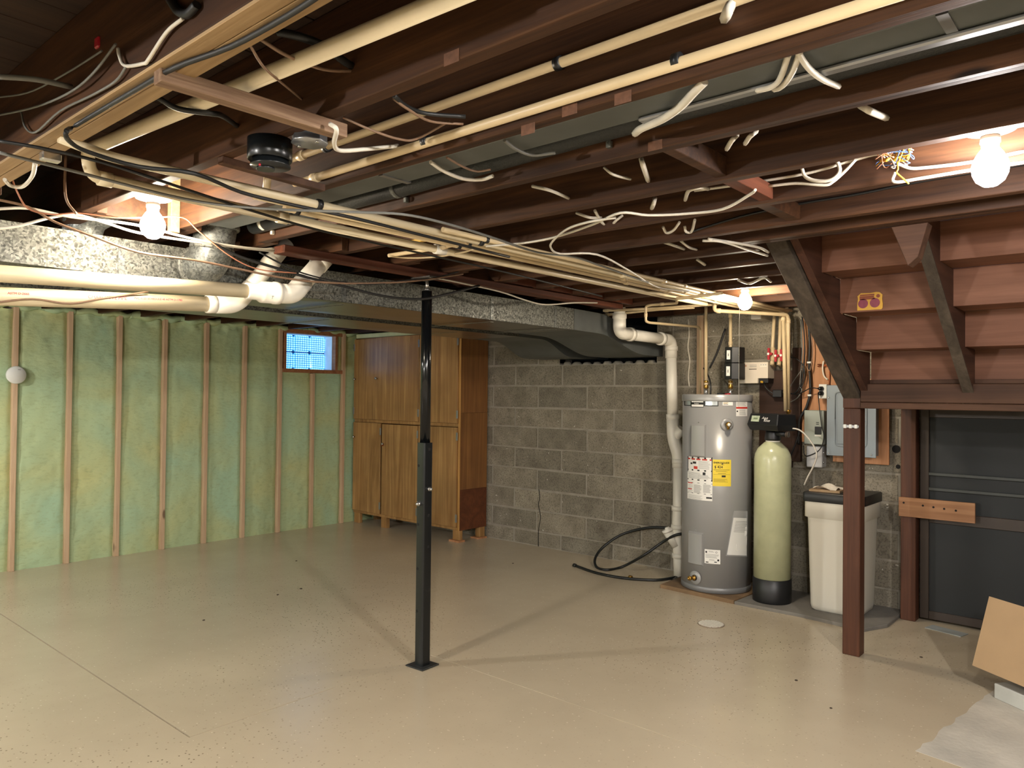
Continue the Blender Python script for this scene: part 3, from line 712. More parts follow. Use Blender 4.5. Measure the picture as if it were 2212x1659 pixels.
mb = MB(); mb.patch(lambda u, v: bagpt(-.06+u*1.06, -.03+v*1.22, .008+.003*math.sin(u*9+v*7)), 8, 8); mb.build('plastic_bag', clearbag(), man, fixn=False)
# nipples and element cable on top
for px in (1525, 1578):
    p = PY(px, 845, 5.46); m = MB().cyl((p.x, 5.46, HZ1-.008), (p.x, 5.46, HZ1+.045), .014, 12); nb = m.build('pipe_nipple', STEEL, wh)
    MB().lathe([(.015, .045), (.019, .05), (.019, .07), (.015, .075), (.015, .09), (.018, .092), (.018, .105), (.013, .11)], (p.x, 5.46, HZ1), 10).build('union', BRASS, nb)
MB().box((PY(1552, 840, 5.3).x, 5.27, HZ1-.008), (PY(1566, 840, 5.3).x, 5.33, HZ1+.012)).build('wiring_cover', BLACKM, wh, .004)
MB().cyl((PY(1566, 840, 5.3).x, 5.30, HZ1), (PY(1576, 840, 5.3).x, 5.31, HZ1+.004), .007, 8).build('red_lead', REDP, wh)

# ================================================================ water softener: resin tank
SX, SY, SR = -2.167, 5.345, .128
st = thing('softener_tank', 'pale green fibreglass resin tank with black valve head beside the heater', 'water softener', (SX, SY, .022))
MB().lathe([(SR+.004, .022), (SR+.006, .03), (SR+.006, .185), (SR, .19)], (SX, SY, 0), 40).build('boot', BLACKM, st)
MB().lathe([(SR, .185), (SR, 1.04), (SR-.006, 1.075), (SR-.025, 1.115), (SR-.06, 1.148), (.055, 1.160), (.045, 1.163)], (SX, SY, 0), 40).build('tank', TANKG, st)
MB().lathe([(.046, 1.16), (.05, 1.164), (.05, 1.172)], (SX, SY, 0), 24).build('neck_ring', PVC, st)
MB().lathe([(.055, 1.172), (.057, 1.185), (.052, 1.225), (.045, 1.25)], (SX, SY, 0), 20).build('valve_body', BLACKM, st)
ang = math.radians(-20); Rz = Matrix.Rotation(ang, 3, 'Z'); hc = Vector((SX-.005, SY-.02, 1.31))
def hv(x, y, z): return Rz @ Vector((x, y, 0)) + Vector((hc.x, hc.y, z))
W2, D2 = .128, .085
v = []
for z, e, f in ((1.245, .0, -.008), (1.285, .012, .012), (1.365, .0, -.012)):
    v += [hv(-W2-e, -D2-f, z), hv(W2+e, -D2-f, z), hv(W2+e, D2+.02, z), hv(-W2-e, D2+.02, z)]
m = MB().add(v, [(3,2,1,0), (8,9,10,11)]+[(i*4+k, i*4+(k+1) % 4, i*4+4+(k+1) % 4, i*4+4+k) for i in range(2) for k in range(4)])
head = m.build('control_head', BLACKM, st, .005)
def hf(u, w, off=.002):        # face of the head, u across, w up from the widest edge
    t = w/.08; return hv(u, -D2-.012*(1-t)+.012*t-off, 1.285+w)
MB().patch(lambda u, w: hf(-.105+u*.075, .022+w*.042), 1, 1).build('display_label', plain('green_label', 'a9b49c', .5, 0, .15, 60), head, fixn=False)
MB().patch(lambda u, w: hf(-.085+u*.04, .038+w*.012, .003), 1, 1).build('print', plain('green_print', '6f7d60', .6), head, fixn=False)
lettering('lettering', 'Aqua', .026, lambda u, w: hf(-.008+u, .042+w, .003), LABW, head, .4)
lettering('lettering', 'Rinse', .026, lambda u, w: hf(.012+u, .024+w, .003), LABW, head, .4)
MB().cyl(hv(.05, .0, 1.225), hv(.115, .02, 1.222), .018, 12).build('bypass_body', BLACKM, st)
bv = MB(); 
for dx in (.118, .132): bv.cyl(hv(dx, .02, 1.222), hv(dx+.008, .022, 1.222), .021, 12)
bv.build('bypass_nut', plain('smoky_plastic', '4a4038', .3), st)

# ================================================================ brine tank and what lies on it
bx0, bx1, by0, by1 = -1.915, -1.520, 5.265, 5.655
bt = thing('brine_tank', 'cream plastic brine tank with black lid partly behind the stair post', 'brine tank', ((bx0+bx1)/2, (by0+by1)/2, .022))
def rrect(x0, x1, y0, y1, r, z, n=4):
    out = []
    for cx, cy, a0 in ((x1-r, y1-r, 0), (x0+r, y1-r, 90), (x0+r, y0+r, 180), (x1-r, y0+r, 270)):
        for i in range(n+1):
            a = math.radians(a0+90*i/n); out.append(Vector((cx+r*math.cos(a), cy+r*math.sin(a), z)))
    return out
def loft(rings, smooth=True):
    m = MB(); k = len(rings[0]); vs = [p for r in rings for p in r]
    m.add(vs, [(i*k+j, i*k+(j+1) % k, (i+1)*k+(j+1) % k, (i+1)*k+j) for i in range(len(rings)-1) for j in range(k)], smooth)
    m.add(rings[0], [tuple(reversed(range(k)))]); m.add(rings[-1], [tuple(range(k))]); return m
def ins(d, z, r=.03): return rrect(bx0+d, bx1-d, by0+d, by1-d, r, z)
loft([ins(.05, .022), ins(.036, .032, .035), ins(.03, .06, .035), ins(.014, .655, .035), ins(.012, .66), ins(0, .665), ins(0, .775)]).build('bin', BRINE, bt)
loft([ins(-.006, .770, .02), ins(-.008, .775, .02), ins(-.008, .828, .02), ins(-.003, .834, .02)]).build('lid', BLACKM, bt)
pc = PZ(1808, 1050, .84)
env = tag(MB().box((pc.x-.07, 5.33, .834), (pc.x+.13, 5.52, .848), Matrix.Rotation(.1, 3, 'Z')).build('cardboard_piece', CARD, None), 'small brown cardboard pad lying on the black brine tank lid', 'cardboard')
def leaf(u, v):
    return Vector((pc.x-.045+u*.15+.02*v, 5.35+v*.13, .852+.02*math.sin(u*3.1)*(.4+v)+.012*math.sin(v*8+u*5)))
crp = tag(MB().patch(leaf, 10, 8, False).build('crumpled_paper', PAPER, None, fixn=False), 'crumpled cream paper lying on the cardboard pad on the brine tank', 'paper')
tub = [hv(.09, .05, 1.265)]+[PY(x, y, 5.35) for x, y in ((1725, 928), (1745, 945), (1760, 968), (1764, 985), (1758, 1005), (1745, 1030), (1737, 1048))]
tag(MB().tube(spline(tub, 5), .0055, 8).build('brine_line', CLEARP), 'thin clear plastic tube looping from softener head down to brine tank', 'tube')

# ================================================================ floor drain, hose, litter
dr = thing('floor_drain', 'round white floor drain grate in front of the water heater', 'drain', (-2.258, 4.576, 0))
MB().lathe([(.085, .0005), (.085, .0045), (.078, .005)], (-2.258, 4.576, 0), 32).build('rim', plain('rusty_steel', '8a7c6c', .7), dr)
gr = MB()
for k in range(-5, 6):
    h = math.sqrt(max(0, .078**2-(k*.0142)**2)); gr.box((-2.258+k*.0142-.0045, 4.576-h, .002), (-2.258+k*.0142+.0045, 4.576+h, .007))
    gr.box((-2.258-h, 4.576+k*.0142-.003, .002), (-2.258+h, 4.576+k*.0142+.003, .0062))
gr.build('grate', PVC, dr)
hs = thing('garden_hose', 'black garden hose looped on the floor against the block wall', 'hose', (-3.6, 5.3, 0))
hz = .011
path = [PZ(1243, 1222, hz), PZ(1290, 1238, hz), PZ(1350, 1249, hz), PZ(1420, 1253, hz), PZ(1460, 1247, hz), Vector((-3.0, 5.40, hz)), Vector((-2.996, 5.53, hz))]
MB().tube(spline(path, 7), .0115, 10).build('hose', RUBBER, hs)
path2 = [Vector((-2.95, 5.66, .36)), PY(1462, 1155, 5.555), PY(1430, 1172, 5.57), PY(1390, 1200, 5.50), PZ(1345, 1224, .018), PZ(1312, 1231, hz), PZ(1289, 1225, hz), PY(1286, 1205, 5.46), PY(1305, 1180, 5.58), PY(1345, 1154, 5.67), PY(1400, 1140, 5.70), PY(1445, 1141, 5.71), PY(1472, 1146, 5.71)]
MB().tube(spline(path2, 7), .0115, 10).build('hose', RUBBER, hs)
q = path[0]; d = (path[0]-path[1]).normalized(); MB().lathe([(.013, -.01), (.017, 0), (.017, .022), (.013, .024)], q, 12, d).build('hose_end', plain('hose_fitting', '3a3c3a', .35, .6), hs)
q = PZ(1362, 1246, .02); MB().lathe([(.012, -.015), (.016, -.012), (.016, .012), (.012, .015)], q+Vector((0, 0, -.004)), 10, (1, -.2, 0)).build('brass_coupling', BRASS, hs)
p = PZ(2048, 1364, 0)
tag(MB().box((p.x-.12, p.y-.05, .0005), (p.x+.1, p.y+.05, .004), Matrix.Rotation(-.25, 3, 'Z')).build('glass_sheet', plain('pale_glass', 'a9b0ae', .15, 0, .1), None), 'pale rectangular pane lying on the floor before the dark screen door', 'pane')
random.seed(11)
for (x, y) in ((440//1+0, 1340), (600, 1285), (650, 1272), (640, 1212), (1108, 1217), (1322, 1246), (1795, 1530), (1720, 1470), (1990, 1420)):
    p = PZ(x, y, 0); r = .006+.005*random.random()
    tag(MB().lathe([(r, 0), (r*.9, r*.4), (0, r*.6)], (p.x, p.y, 0), 6).build('floor_crumb', plain('crumb', '3a2f24', .9) if 'crumb' not in MATS else MATS['crumb']), 'tiny dark crumb of dirt lying on the painted floor', 'dirt crumb', 'dirt crumbs on the floor')

# ================================================================ stair
stair = thing('staircase', 'red brown wooden staircase seen from below with landing at its foot', 'staircase', (-.8, 4.2, 0))
SXL, SXR = -1.30, .25
RUN, RISE = .2745, .1778
for j in range(-2, 4):
    y = 3.80+RUN*j; z = 2.105-RISE*j
    MB().box((SXL, y, z-.002), (SXR, y+.02, z+RISE)).build('riser', STAIRW, stair, .0015)
    if j < 3: MB().box((SXL, y+.021, z), (SXR, y+RUN-.001, z+.025)).build('tread', STAIRW, stair, .0015)
def bl(y, off=0): return 1.530+.6477*(4.55-y)+off
def stringer(x0, x1, mat, ya=3.215, yb=4.60):
    poly = [(ya, bl(ya)), (yb, bl(yb))]
    yy = [3.80+RUN*j for j in range(3, -3, -1)]
    poly.append((yb, 2.105-RISE*2-.004-.17))
    for j in range(2, -3, -1):
        y = 3.80+RUN*j; z = 2.105-RISE*j
        if y+RUN <= yb+.05: poly.append((min(y+RUN-.002, yb), z-.003))
        poly.append((max(y+.021, ya), z-.003))
        if y+.021 <= ya: break
    MB().prism(poly, lambda a, b, d: Vector((d, a, b)), x0, x1).build('stringer', mat, stair)
stringer(-1.338, -1.300, STRINGW); stringer(-.825, -.780, STRINGW); stringer(SXR, SXR+.04, STRINGW)
for x in (-1.392,):
    MB().beam((x, 3.23, bl(3.23)+.02), (x, 4.60, bl(4.60)+.02), .095, .09, (0, .54, .84)).build('stringer_brace', GREYW, stair, .004)
MB().beam((-.8025, 3.24, bl(3.24)-.004), (-.8025, 4.57, bl(4.57)-.004), .05, .008, (0, .54, .84)).build('stringer_edge', GREYW, stair)
# wedge blocks at the top of the middle stringer
p = PY(1985, 500, 3.3); MB().prism([(-.83, 2.16), (-.70, 2.16), (-.735, 2.03), (-.77, 2.0)], lambda a, b, d: Vector((a, d, b)), 3.205, 3.28).build('gusset_block', LANDW, stair, .002)
# landing
LY0, LY1 = 4.555, 5.70
MB().box((-1.338, LY0, 1.462), (SXR+.04, LY0+.04, 1.565)).build('landing_beam', LANDW, stair, .003)
MB().box((-1.338, LY0-.004, 1.425), (SXR+.04, LY0+.036, 1.460)).build('landing_beam', LANDW, stair, .003)
for k in range(8):
    y = LY0+.045+k*.143; MB().box((-1.40, y, 1.567), (SXR+.04, y+.139, 1.590)).build('landing_board', LANDW, stair, .002)
MB().box((-1.40, LY0+.05, 1.43), (-1.36, LY1, 1.565)).build('landing_joist', LANDW, stair, .002)
for x in (-.75, -.2): MB().box((x, LY0+.05, 1.44), (x+.04, LY1, 1.565)).build('landing_joist', LANDW, stair, .002)
MB().box((-1.440, 4.582, 0), (-1.345, 4.672, 1.425)).build('post', POSTW, stair, .004)
MB().box((-1.440, 4.575, 1.425), (-1.340, 4.672, 1.535)).build('post_cap', POSTW, stair, .003)
MB().box((-1.375, 5.565, 0), (-1.282, 5.655, 1.43)).build('post', POSTW, stair, .004)
MB().box((-.03, 5.565, 0), (.06, 5.655, 1.43)).build('post', POSTW, stair, .004)
lt = thing('door_latch', 'small white metal latch screwed to the front stair post', 'latch', (-1.40, 4.579, 1.31))
p = PY(1838, 921, 4.58)
MB().box((p.x-.045, 4.574, p.z-.008), (p.x+.045, 4.581, p.z+.008)).build('plate', ZINC, lt, .002)
for dx in (-.03, .0, .03): MB().box((p.x+dx-.008, 4.568, p.z-.011), (p.x+dx+.008, 4.575, p.z+.011)).build('barrel', OUTW, lt, .002)
# yellow picture card on a riser
ys = 4.0745
cd = thing('yellow_card', 'yellow card with two round purple pictures pinned on a stair riser', 'card', PY(1880, 650, ys-.004))
def cpt(px, py, off=.003): p = PY(px, py, ys-off); return (p.x, p.z)
outl = [(1852, 671), (1852, 658), (1853.5, 646), (1852.5, 640), (1860, 633.5), (1880, 633), (1893, 630.5), (1900, 631), (1906.5, 636), (1905.5, 645), (1907, 655), (1906.5, 665), (1904, 668)]
oc = [cpt(*q) for q in outl]; n_ = len(oc); mid = cpt(1880, 651)
sh = MB(); sh.add([(mid[0], ys-.004, mid[1])]+[(a_, ys-.004, b_) for a_, b_ in oc]+[(a_, ys-.0005, b_) for a_, b_ in oc], [(0, 1+i, 1+(i+1) % n_) for i in range(n_)]+[(1+i, 1+n_+i, 1+n_+(i+1) % n_, 1+(i+1) % n_) for i in range(n_)])
sh.build('sheet', YSIGN, cd, fixn=False)
for px, py in ((1864.5, 656), (1890, 654)):
    a, b = cpt(px, py); MB().cyl((a, ys-.0050, b), (a, ys-.0042, b), .024, 24).build('picture', PURP, cd)
a, b = cpt(1897, 639); MB().cyl((a, ys-.0050, b), (a, ys-.0042, b), .009, 14).build('print', BROWNP, cd)
m = MB()
for r in ((1857, 640.5, 1888, 642.8), (1858, 636.8, 1889, 637.5), (1857, 645.2, 1890, 646)):
    (a, b), (c, d_) = cpt(r[0], r[1]), cpt(r[2], r[3]); m.box((a, ys-.0050, b), (c, ys-.0042, d_))
m.build('print', BROWNP, cd)

# ================================================================ dark screen door under the landing
sd = thing('screen_door', 'dark bronze screen door leaning against the wall under the landing', 'door', (-.8, 5.70, 0))
dx0, dx1, dz1, dy = -1.272, -.10, 1.42, 5.625
MB().box((dx0, dy, .02), (dx0+.055, dy+.03, dz1)).build('stile', DOORF, sd, .003)
MB().box((dx1-.055, dy, .02), (dx1, dy+.03, dz1)).build('stile', DOORF, sd, .003)
for z0, z1 in ((.02, .075), (.66, .735), (1.36, 1.42)): MB().box((dx0+.055, dy, z0), (dx1-.055, dy+.03, z1)).build('rail', DOORF, sd, .003)
MB().box((dx0+.055, dy+.012, .075), (dx1-.055, dy+.016, .66)).build('screen', SCREEN, sd)
MB().box((dx0+.055, dy+.012, .735), (dx1-.055, dy+.016, 1.36)).build('screen', SCREEN, sd)
for z in (.985, .885): MB().box((dx0+.055, dy-.012, z-.010), (dx1-.055, dy, z+.010)).build('push_bar', DOORBAR, sd, .002)
nb = thing('nailed_board', 'short brown board nailed level across the rear stair post and door', 'board', PY(2025, 1102, 5.55))
A, B = PY(1942, 1093.5, 5.552), PY(2107, 1109, 5.552)
MB().beam(A, B, .02, .128).build('board', BOARDW, nb, .002)
for t in (.07, .33, .47, .61, .76): 
    q = A.lerp(B, t); MB().cyl((q.x, 5.5405, q.z+.03-.03*t), (q.x, 5.543, q.z+.03-.03*t), .007, 8).build('knot', DARKM, nb)
# cardboard box tipped on a slab
bxo = thing('cardboard_box', 'open brown cardboard box tipped over at the right edge of view', 'box', PZ(2212, 1490, 0))
pv = PZ(2100, 1437, .13); eb = (PZ(2212, 1484, .13)-pv).normalized(); kb = Vector((-eb.y, eb.x, 0)); th = math.radians(17)
ub = Vector((0, 0, math.cos(th)))+kb*math.sin(th); kb2 = kb*math.cos(th)-Vector((0, 0, math.sin(th)))
def bb(x, y, z): return pv+eb*x+kb2*y+ub*z
W, D, Hh = .62, .42, .36
def bface(c): return c
t_ = .006
for (a, b, mt) in (((0, 0, 0), (W, t_, Hh), CARD), ((0, D-t_, 0), (W, D, Hh), CARD), ((0, t_, 0), (t_, D-t_, Hh), CARD), ((W-t_, t_, 0), (W, D-t_, Hh), CARD), ((t_, t_, 0), (W-t_, D-t_, t_), CARD), ((t_, t_, Hh-t_), (W-t_, D-t_, Hh), CARDT)):
    m = MB().box(a, b); m.v = [bb(*p) for p in m.v]; m.build('box_panel', mt, bxo)
m = MB().box((.1, .03, 0), (.6, .16, .075)); m.v = [Vector((pv.x, pv.y, 0))+eb*p.x+kb*p.y+Vector((0, 0, p.z)) for p in m.v]
slab = tag(m.build('white_slab', plain('pale_slab', 'b9bab4', .7), None, .004), 'pale flat slab on the floor beneath the tipped cardboard box', 'slab')

# ================================================================ ducts
D1N, D1F, D2N, D2F, DZ0, DZ1 = -3.30, -3.855, -4.06, -4.60, 1.963, 2.118
def duct(name, label, xn, xf, seams, yend):
    t = thing(name, label, 'duct', ((xn+xf)/2, 2, DZ1), 'heating ducts under the joists')
    for i in range(len(seams)-1):
        y0, y1 = seams[i]+.0015, seams[i+1]-.0015
        s = MB().box((xf, y0, DZ0), (xn, y1, DZ1)); ds = s.build('duct_section', GALV, t)
        if seams[i] > .3:
            # cross-broken underside and drive cleat
            zc_ = DZ0-.0012; xm, ym = (xn+xf)/2, (y0+y1)/2; m = MB()
            m.add([(xf, y0, zc_), (xn, y0, zc_), (xn, y1, zc_), (xf, y1, zc_), (xm, ym, zc_-.010)], [(0, 1, 4), (1, 2, 4), (2, 3, 4), (3, 0, 4)])
            m.build('underside', GALVE, ds, fixn=False)
            MB().box((xf-.004, y0-.02, DZ0-.014), (xn+.004, y0+.006, DZ0-.0125)).build('drive_cleat', GALVD, ds)
            MB().box((xn, y0-.016, DZ0), (xn+.003, y0+.010, DZ1-.01)).build('slip_seam', GALVD, ds)
    # offset into the hole in the block wall
    prof = [(seams[-1]+.002, DZ0), (seams[-1]+.30, DZ0-.004)]
    y0 = seams[-1]+.30; y1 = yend
    prof += [(y0+(y1-y0)*k/10, DZ0-.004-.135*(.5-.5*math.cos(math.pi*k/10))) for k in range(1, 11)]
    prof.append((YB+.3, DZ0-.139)); rings = []
    for y, z in prof:
        rings.append([Vector((xn, y, z)), Vector((xf, y, z)), Vector((xf, y, z+DZ1-DZ0)), Vector((xn, y, z+DZ1-DZ0))])
    loft(rings, False).build('offset_section', DUCTP, t)
    return t
y_at = lambda px, py: PX(px, py, D1N).y
ds1 = duct('supply_duct', 'spangled galvanized rectangular duct running below the joists behind the post', D1N, D1F, [-2.6, -1.2, .1, y_at(263, 550), y_at(743, 620), y_at(1063, 660), y_at(1200, 680), y_at(1240, 690)], 5.45)
ds2 = duct('return_duct', 'second galvanized duct farther left beside the window, parallel to the first', D2N, D2F, [-2.6, -1.2, .1, y_at(263, 550)+.35, 2.85, 4.0, 4.72], 5.45)
# round take-offs
def roundduct(name, label, pts, r, rings):
    t = thing(name, label, 'duct', pts[0]); sp = bent(pts, .12, 5)
    MB().tube(sp, r, 24).build('elbow', GALVD, t)
    for c, ax in rings: MB().lathe([(r+.001, -.012), (r+.006, -.006), (r+.006, .006), (r+.001, .012)], c, 24, ax).build('crimp_ring', GALV, t)
roundduct('round_duct', 'round galvanized elbow rising from the duct into the joist bay by the bulb', [(D1N-.05, 1.60, 2.035), (-3.205, 1.62, 2.045), (-3.195, 1.645, 2.20), (-3.175, 1.655, 2.37)], .088, [((-3.20, 1.63, 2.115), (.06, .1, 1)), ((-3.268, 1.60, 2.037), (1, 0, 0)), ((-3.19, 1.65, 2.21), (0, 0, 1))])
roundduct('round_duct', 'round galvanized take-off pipe above the duct left of the bulb', [(-3.42, 1.17, DZ1-.03), (-3.40, 1.18, 2.20), (-3.30, 1.24, 2.25), (-3.20, 1.27, 2.37)], .075, [((-3.40, 1.18, 2.18), (0, 0, 1))])
# sheet metal run in the joist bay; a zinc strip stands in for the shine on its edge
sm = thing('bay_duct', 'flat grey sheet metal duct tucked in the joist bay beside black pipe', 'duct', (-.6, 1.57, 2.2))
MB().box((-3.02, far_y['C']+.045, 2.178), (XR-.1, 1.628, 2.33)).build('duct_body', DUCTP, sm, .004)
MB().box((-1.0, 1.606, 2.166), (XR-.1, 1.634, 2.178)).build('shine_strip', ZINC, sm, .004)
for x in (-1.9, -.32, 1.0): MB().box((x, far_y['C']+.045, 2.1745), (x+.02, 1.635, 2.18)).build('slip_seam', ZINC, sm)

# ================================================================ pipes hung below and between the joists
GP = 'pipes along the ceiling'
def pipe(name, label, pts, r, mat, rad=.05, fits=(), group=None, cat='pipe', fmat=None, n=14, frad=1.28, flen=.03):
    t = thing(name, label, cat, pts[0], group)
    sp = bent(pts, rad, 5) if rad else [Vector(p) for p in pts]
    MB().tube(sp, r, n).build('pipe_run', mat, t)
    for c, ax in fits:
        ax = Vector(ax).normalized()
        MB().lathe([(r, -flen*.5), (r*frad, -flen*.48), (r*frad, flen*.48), (r, flen*.5)], c, n, ax).build('fitting', fmat or mat, t)
    return t
def strap(parent, c, r, ax, mat, w=.012):
    MB().lathe([(r+.0006, -w/2), (r+.004, -w/2), (r+.004, w/2), (r+.0006, w/2)], c, 14, ax).build('clip', mat, parent)
# drain lines at the left, in front of the duct
xu = -3.085
U0, U1 = PX(0, 591, xu), PX(538, 629, xu); U0 = U1+(U0-U1)*1.9
hub = PX(600, 636, xu); e1 = PX(630, 625, xu-.01); top = PX(682, 566, xu-.055); top2 = top+(top-e1)*.35
du = thing('drain_pipe', 'cream plastic drain pipe nearest the bulb with white reducer and elbow', 'drain pipe', U1, 'drain pipes below the duct')
MB().tube([U0, U1+(U1-U0).normalized()*.03], .0305, 20).build('pipe_run', PVCY, du)
ax = (U1-U0).normalized()
MB().lathe([(.035, -.015), (.037, -.01), (.037, .04), (.047, .055), (.049, .06), (.049, .12), (.052, .122), (.052, .145), (.049, .147)], U1, 24, ax).build('reducer', PVC, du)
el0 = U1+ax*.147
MB().tube(bent([el0, el0+ax*.075, el0+ax*.075+(top-e1).normalized()*.10], .07, 6), .046, 24).build('elbow', PVC, du)
es = el0+ax*.075+(top-e1).normalized()*.05
MB().tube([es, es+(top-e1).normalized()*.26], .043, 20).build('riser_pipe', PVC, du)
MB().lathe([(.043, -.004), (.047, -.003), (.047, .06)], es+(top-e1).normalized()*.19, 20, (top-e1)).build('coupling', PVC, du)
lettering('lettering', 'T', .022, lambda u, v: U1+ax*(.085+u*0.9)+Vector((.0505*math.cos((v-.012)/.05-.45), 0, .0505*math.sin((v-.012)/.05-.45))), LABB, du)
xl = -3.235
L0, L1 = PX(0, 640, xl), PX(455, 657, xl); L0 = L1+(L0-L1)*1.9
dl = thing('drain_pipe', 'cream plastic drain pipe with red printing, lower of the two by the duct', 'drain pipe', L1, 'drain pipes below the duct')
MB().tube([L0, L1], .034, 20).build('pipe_run', PVCY, dl); axl = (L1-L0).normalized()
MB().lathe([(.034, -.02), (.041, -.018), (.041, .02), (.034, .022)], L1, 22, axl).build('coupling', PVC, dl)
k1 = L1+axl*.12; t1_ = PX(585, 552, xl+.0); dd = (t1_-PX(505, 648, xl)).normalized()
MB().tube(bent([L1+axl*.01, k1, k1+dd*.12], .08, 6), .041, 22).build('elbow', PVC, dl)
MB().tube([k1+dd*.08, k1+dd*.42], .037, 20).build('riser_pipe', PVC, dl)
MB().lathe([(.037, -.02), (.043, -.018), (.043, .03), (.037, .032)], k1+dd*.27, 20, dd).build('coupling', PVC, dl)
def lp(px, txt, sz, dv=0):
    s0 = PX(px, 648, xl); base = L0+axl*((s0-L0).dot(axl))
    lettering('lettering', txt, sz, lambda u, v: base+axl*u+Vector((.0346*math.cos((v+dv)/.034+.05), 0, .0346*math.sin((v+dv)/.034+.05))), REDC, dl, .15, sub=True, bold=.0006)
lp(182, 'CHARLOTTE PIPE', .019); lp(282, 'PVC-1120 SCHEDULE 40 ASTM D-1785', .012, .004); lp(10, 'ASTM D-2665', .012, .004)
# big cream conduit in the near bay, elbow, and the bundle running away along the room
zb = 2.120
c0 = PZ(975, -6, 2.19); c1 = PZ(215, 312, 2.185); cdx = (c0-c1).normalized()
e_ = PZ(205, 345, 2.150)
bun_b = [PZ(230, 366, zb), PZ(600, 458, zb), PZ(1000, 549, zb), PZ(1300, 613, zb), PZ(1500, 648, zb)]
b0 = Vector((-2.32, .80, zb)); b1 = Vector((-2.36, 4.75, zb))
pp = thing('white_conduit', 'thick cream plastic pipe crossing the near joist bay then turning along the room', 'pipe', c1, GP)
yb_ = c1.y
MB().tube(bent([c0+cdx*1.2, Vector((-2.40, yb_+.0, 2.187)), Vector((-2.42, yb_+.02, zb+.0)), Vector((-2.43, 1.5, zb-.003))], .035, 6), .0185, 18).build('pipe_run', PVCY, pp)
MB().tube([Vector((-2.43, 1.48, zb-.003)), Vector((-2.425, 2.6, zb-.003)), Vector((-2.40, 4.75, zb-.003))], .0165, 16).build('pipe_run', PVCY, pp)
MB().lathe([(.0185, -.02), (.0225, -.019), (.0225, .019), (.0185, .02)], (-2.43, 1.5, zb-.003), 18, (0, 1, 0)).build('coupling', PVCY, pp)
MB().lathe([(.0165, -.03), (.0215, -.029), (.0215, .029), (.0165, .03)], (-2.426, 2.28, zb-.003), 18, (0, 1, 0)).build('coupling', PVC, pp)
MB().lathe([(.0185, -.02), (.0225, -.019), (.0225, .019), (.0185, .02)], (-2.422, yb_+.06, zb), 18, (0, 1, 0)).build('coupling', PVCY, pp)
bundle = [(-2.205, .70, 2.128, .0145, PVCY, 'white plastic pipe on the near side of the ceiling pipe bundle'),
          (-2.275, 1.3, 2.130, .0125, CPVC, 'cream plastic pipe second in the ceiling pipe bundle'),
          (-2.335, 1.45, 2.128, .0125, CPVC, 'cream plastic pipe third in the ceiling pipe bundle'),
          (-2.165, 2.05, 2.132, .0105, CPVC, 'thin cream plastic pipe at the right side of the ceiling pipe bundle')]
for i, (x, ys_, z, r, mt, lb) in enumerate(bundle):
    pts = [(x, ys_, z), (x+.01, 2.9, z), (x+.005, 4.95, z), (x+.03, 5.60, z)]
    if i == 0: pts = [(x-.005, ys_, 2.15), (x, ys_+.12, z), (x, 3, z), (x, 4.95, z), (x+.04, 5.60, z)]
    t = pipe('bundle_pipe', lb, pts, r, mt, .03, [((x+.006, y, z), (0, 1, 0)) for y in ((3.4+.12*i), 4.3-.1*i)], GP)
    for y in (1.5, 2.3): 
        if y > ys_: strap(t, (x+(y-ys_)*.006, y, z), r, (0, 1, 0), BLACKM, .016)
# the two thin cream lines clipped to the joist in the next bay, and their elbows
t = pipe('clipped_pipe', 'cream water pipe clipped low on the joist face, long straight run', [(XR-.1, 1.416, 2.190), (-2.16, 1.416, 2.183), (-2.20, 1.40, 2.18)], .0125, CPVC, .03, [((-2.10, 1.416, 2.183), (1, 0, 0))], GP)
for px, py in ((920, 305), (1463, 131)): strap(t, PY(px, py, 1.416), .0125, (1, 0, 0), BLACKM, .018)
t = pipe('clipped_pipe', 'cream water pipe clipped high in the same joist bay, above the lower line', [(XR-.1, 1.415, 2.285), (-2.27, 1.415, 2.272), (-2.27, 1.35, 2.25), (-2.27, 1.34, 2.14)], .0125, CPVC, .03, [((-2.18, 1.415, 2.272), (1, 0, 0))], GP)
for px, py in ((705, 318), (1207, 137)): strap(t, PY(px, py, 1.415), .0125, (1, 0, 0), BLACKM, .018)
# black foam-covered pipe
bpipe = thing('foam_covered_pipe', 'black foam insulated pipe running along the joist bay', 'pipe', PY(870, 403, 1.75), GP)
MB().tube([(-3.07, 1.755, 2.218), (-2.05, 1.752, 2.219), (-1.2, 1.75, 2.232), (-.2, 1.75, 2.236), (XR-.1, 1.75, 2.24)], .034, 22).build('insulation', FOAMPIPE, bpipe)
for px, py, mt in ((573, 480, PVC), (860, 405, GALVD), (1298, 277, GALVD)):
    c = PY(px, py, 1.752); strap(bpipe, c, .034, (1, 0, .0), mt, .018)
    MB().box((c.x+.0, 1.775, c.z-.05), (c.x+.016, 1.79, c.z-.03)).build('clip_ear', mt, bpipe, .002)

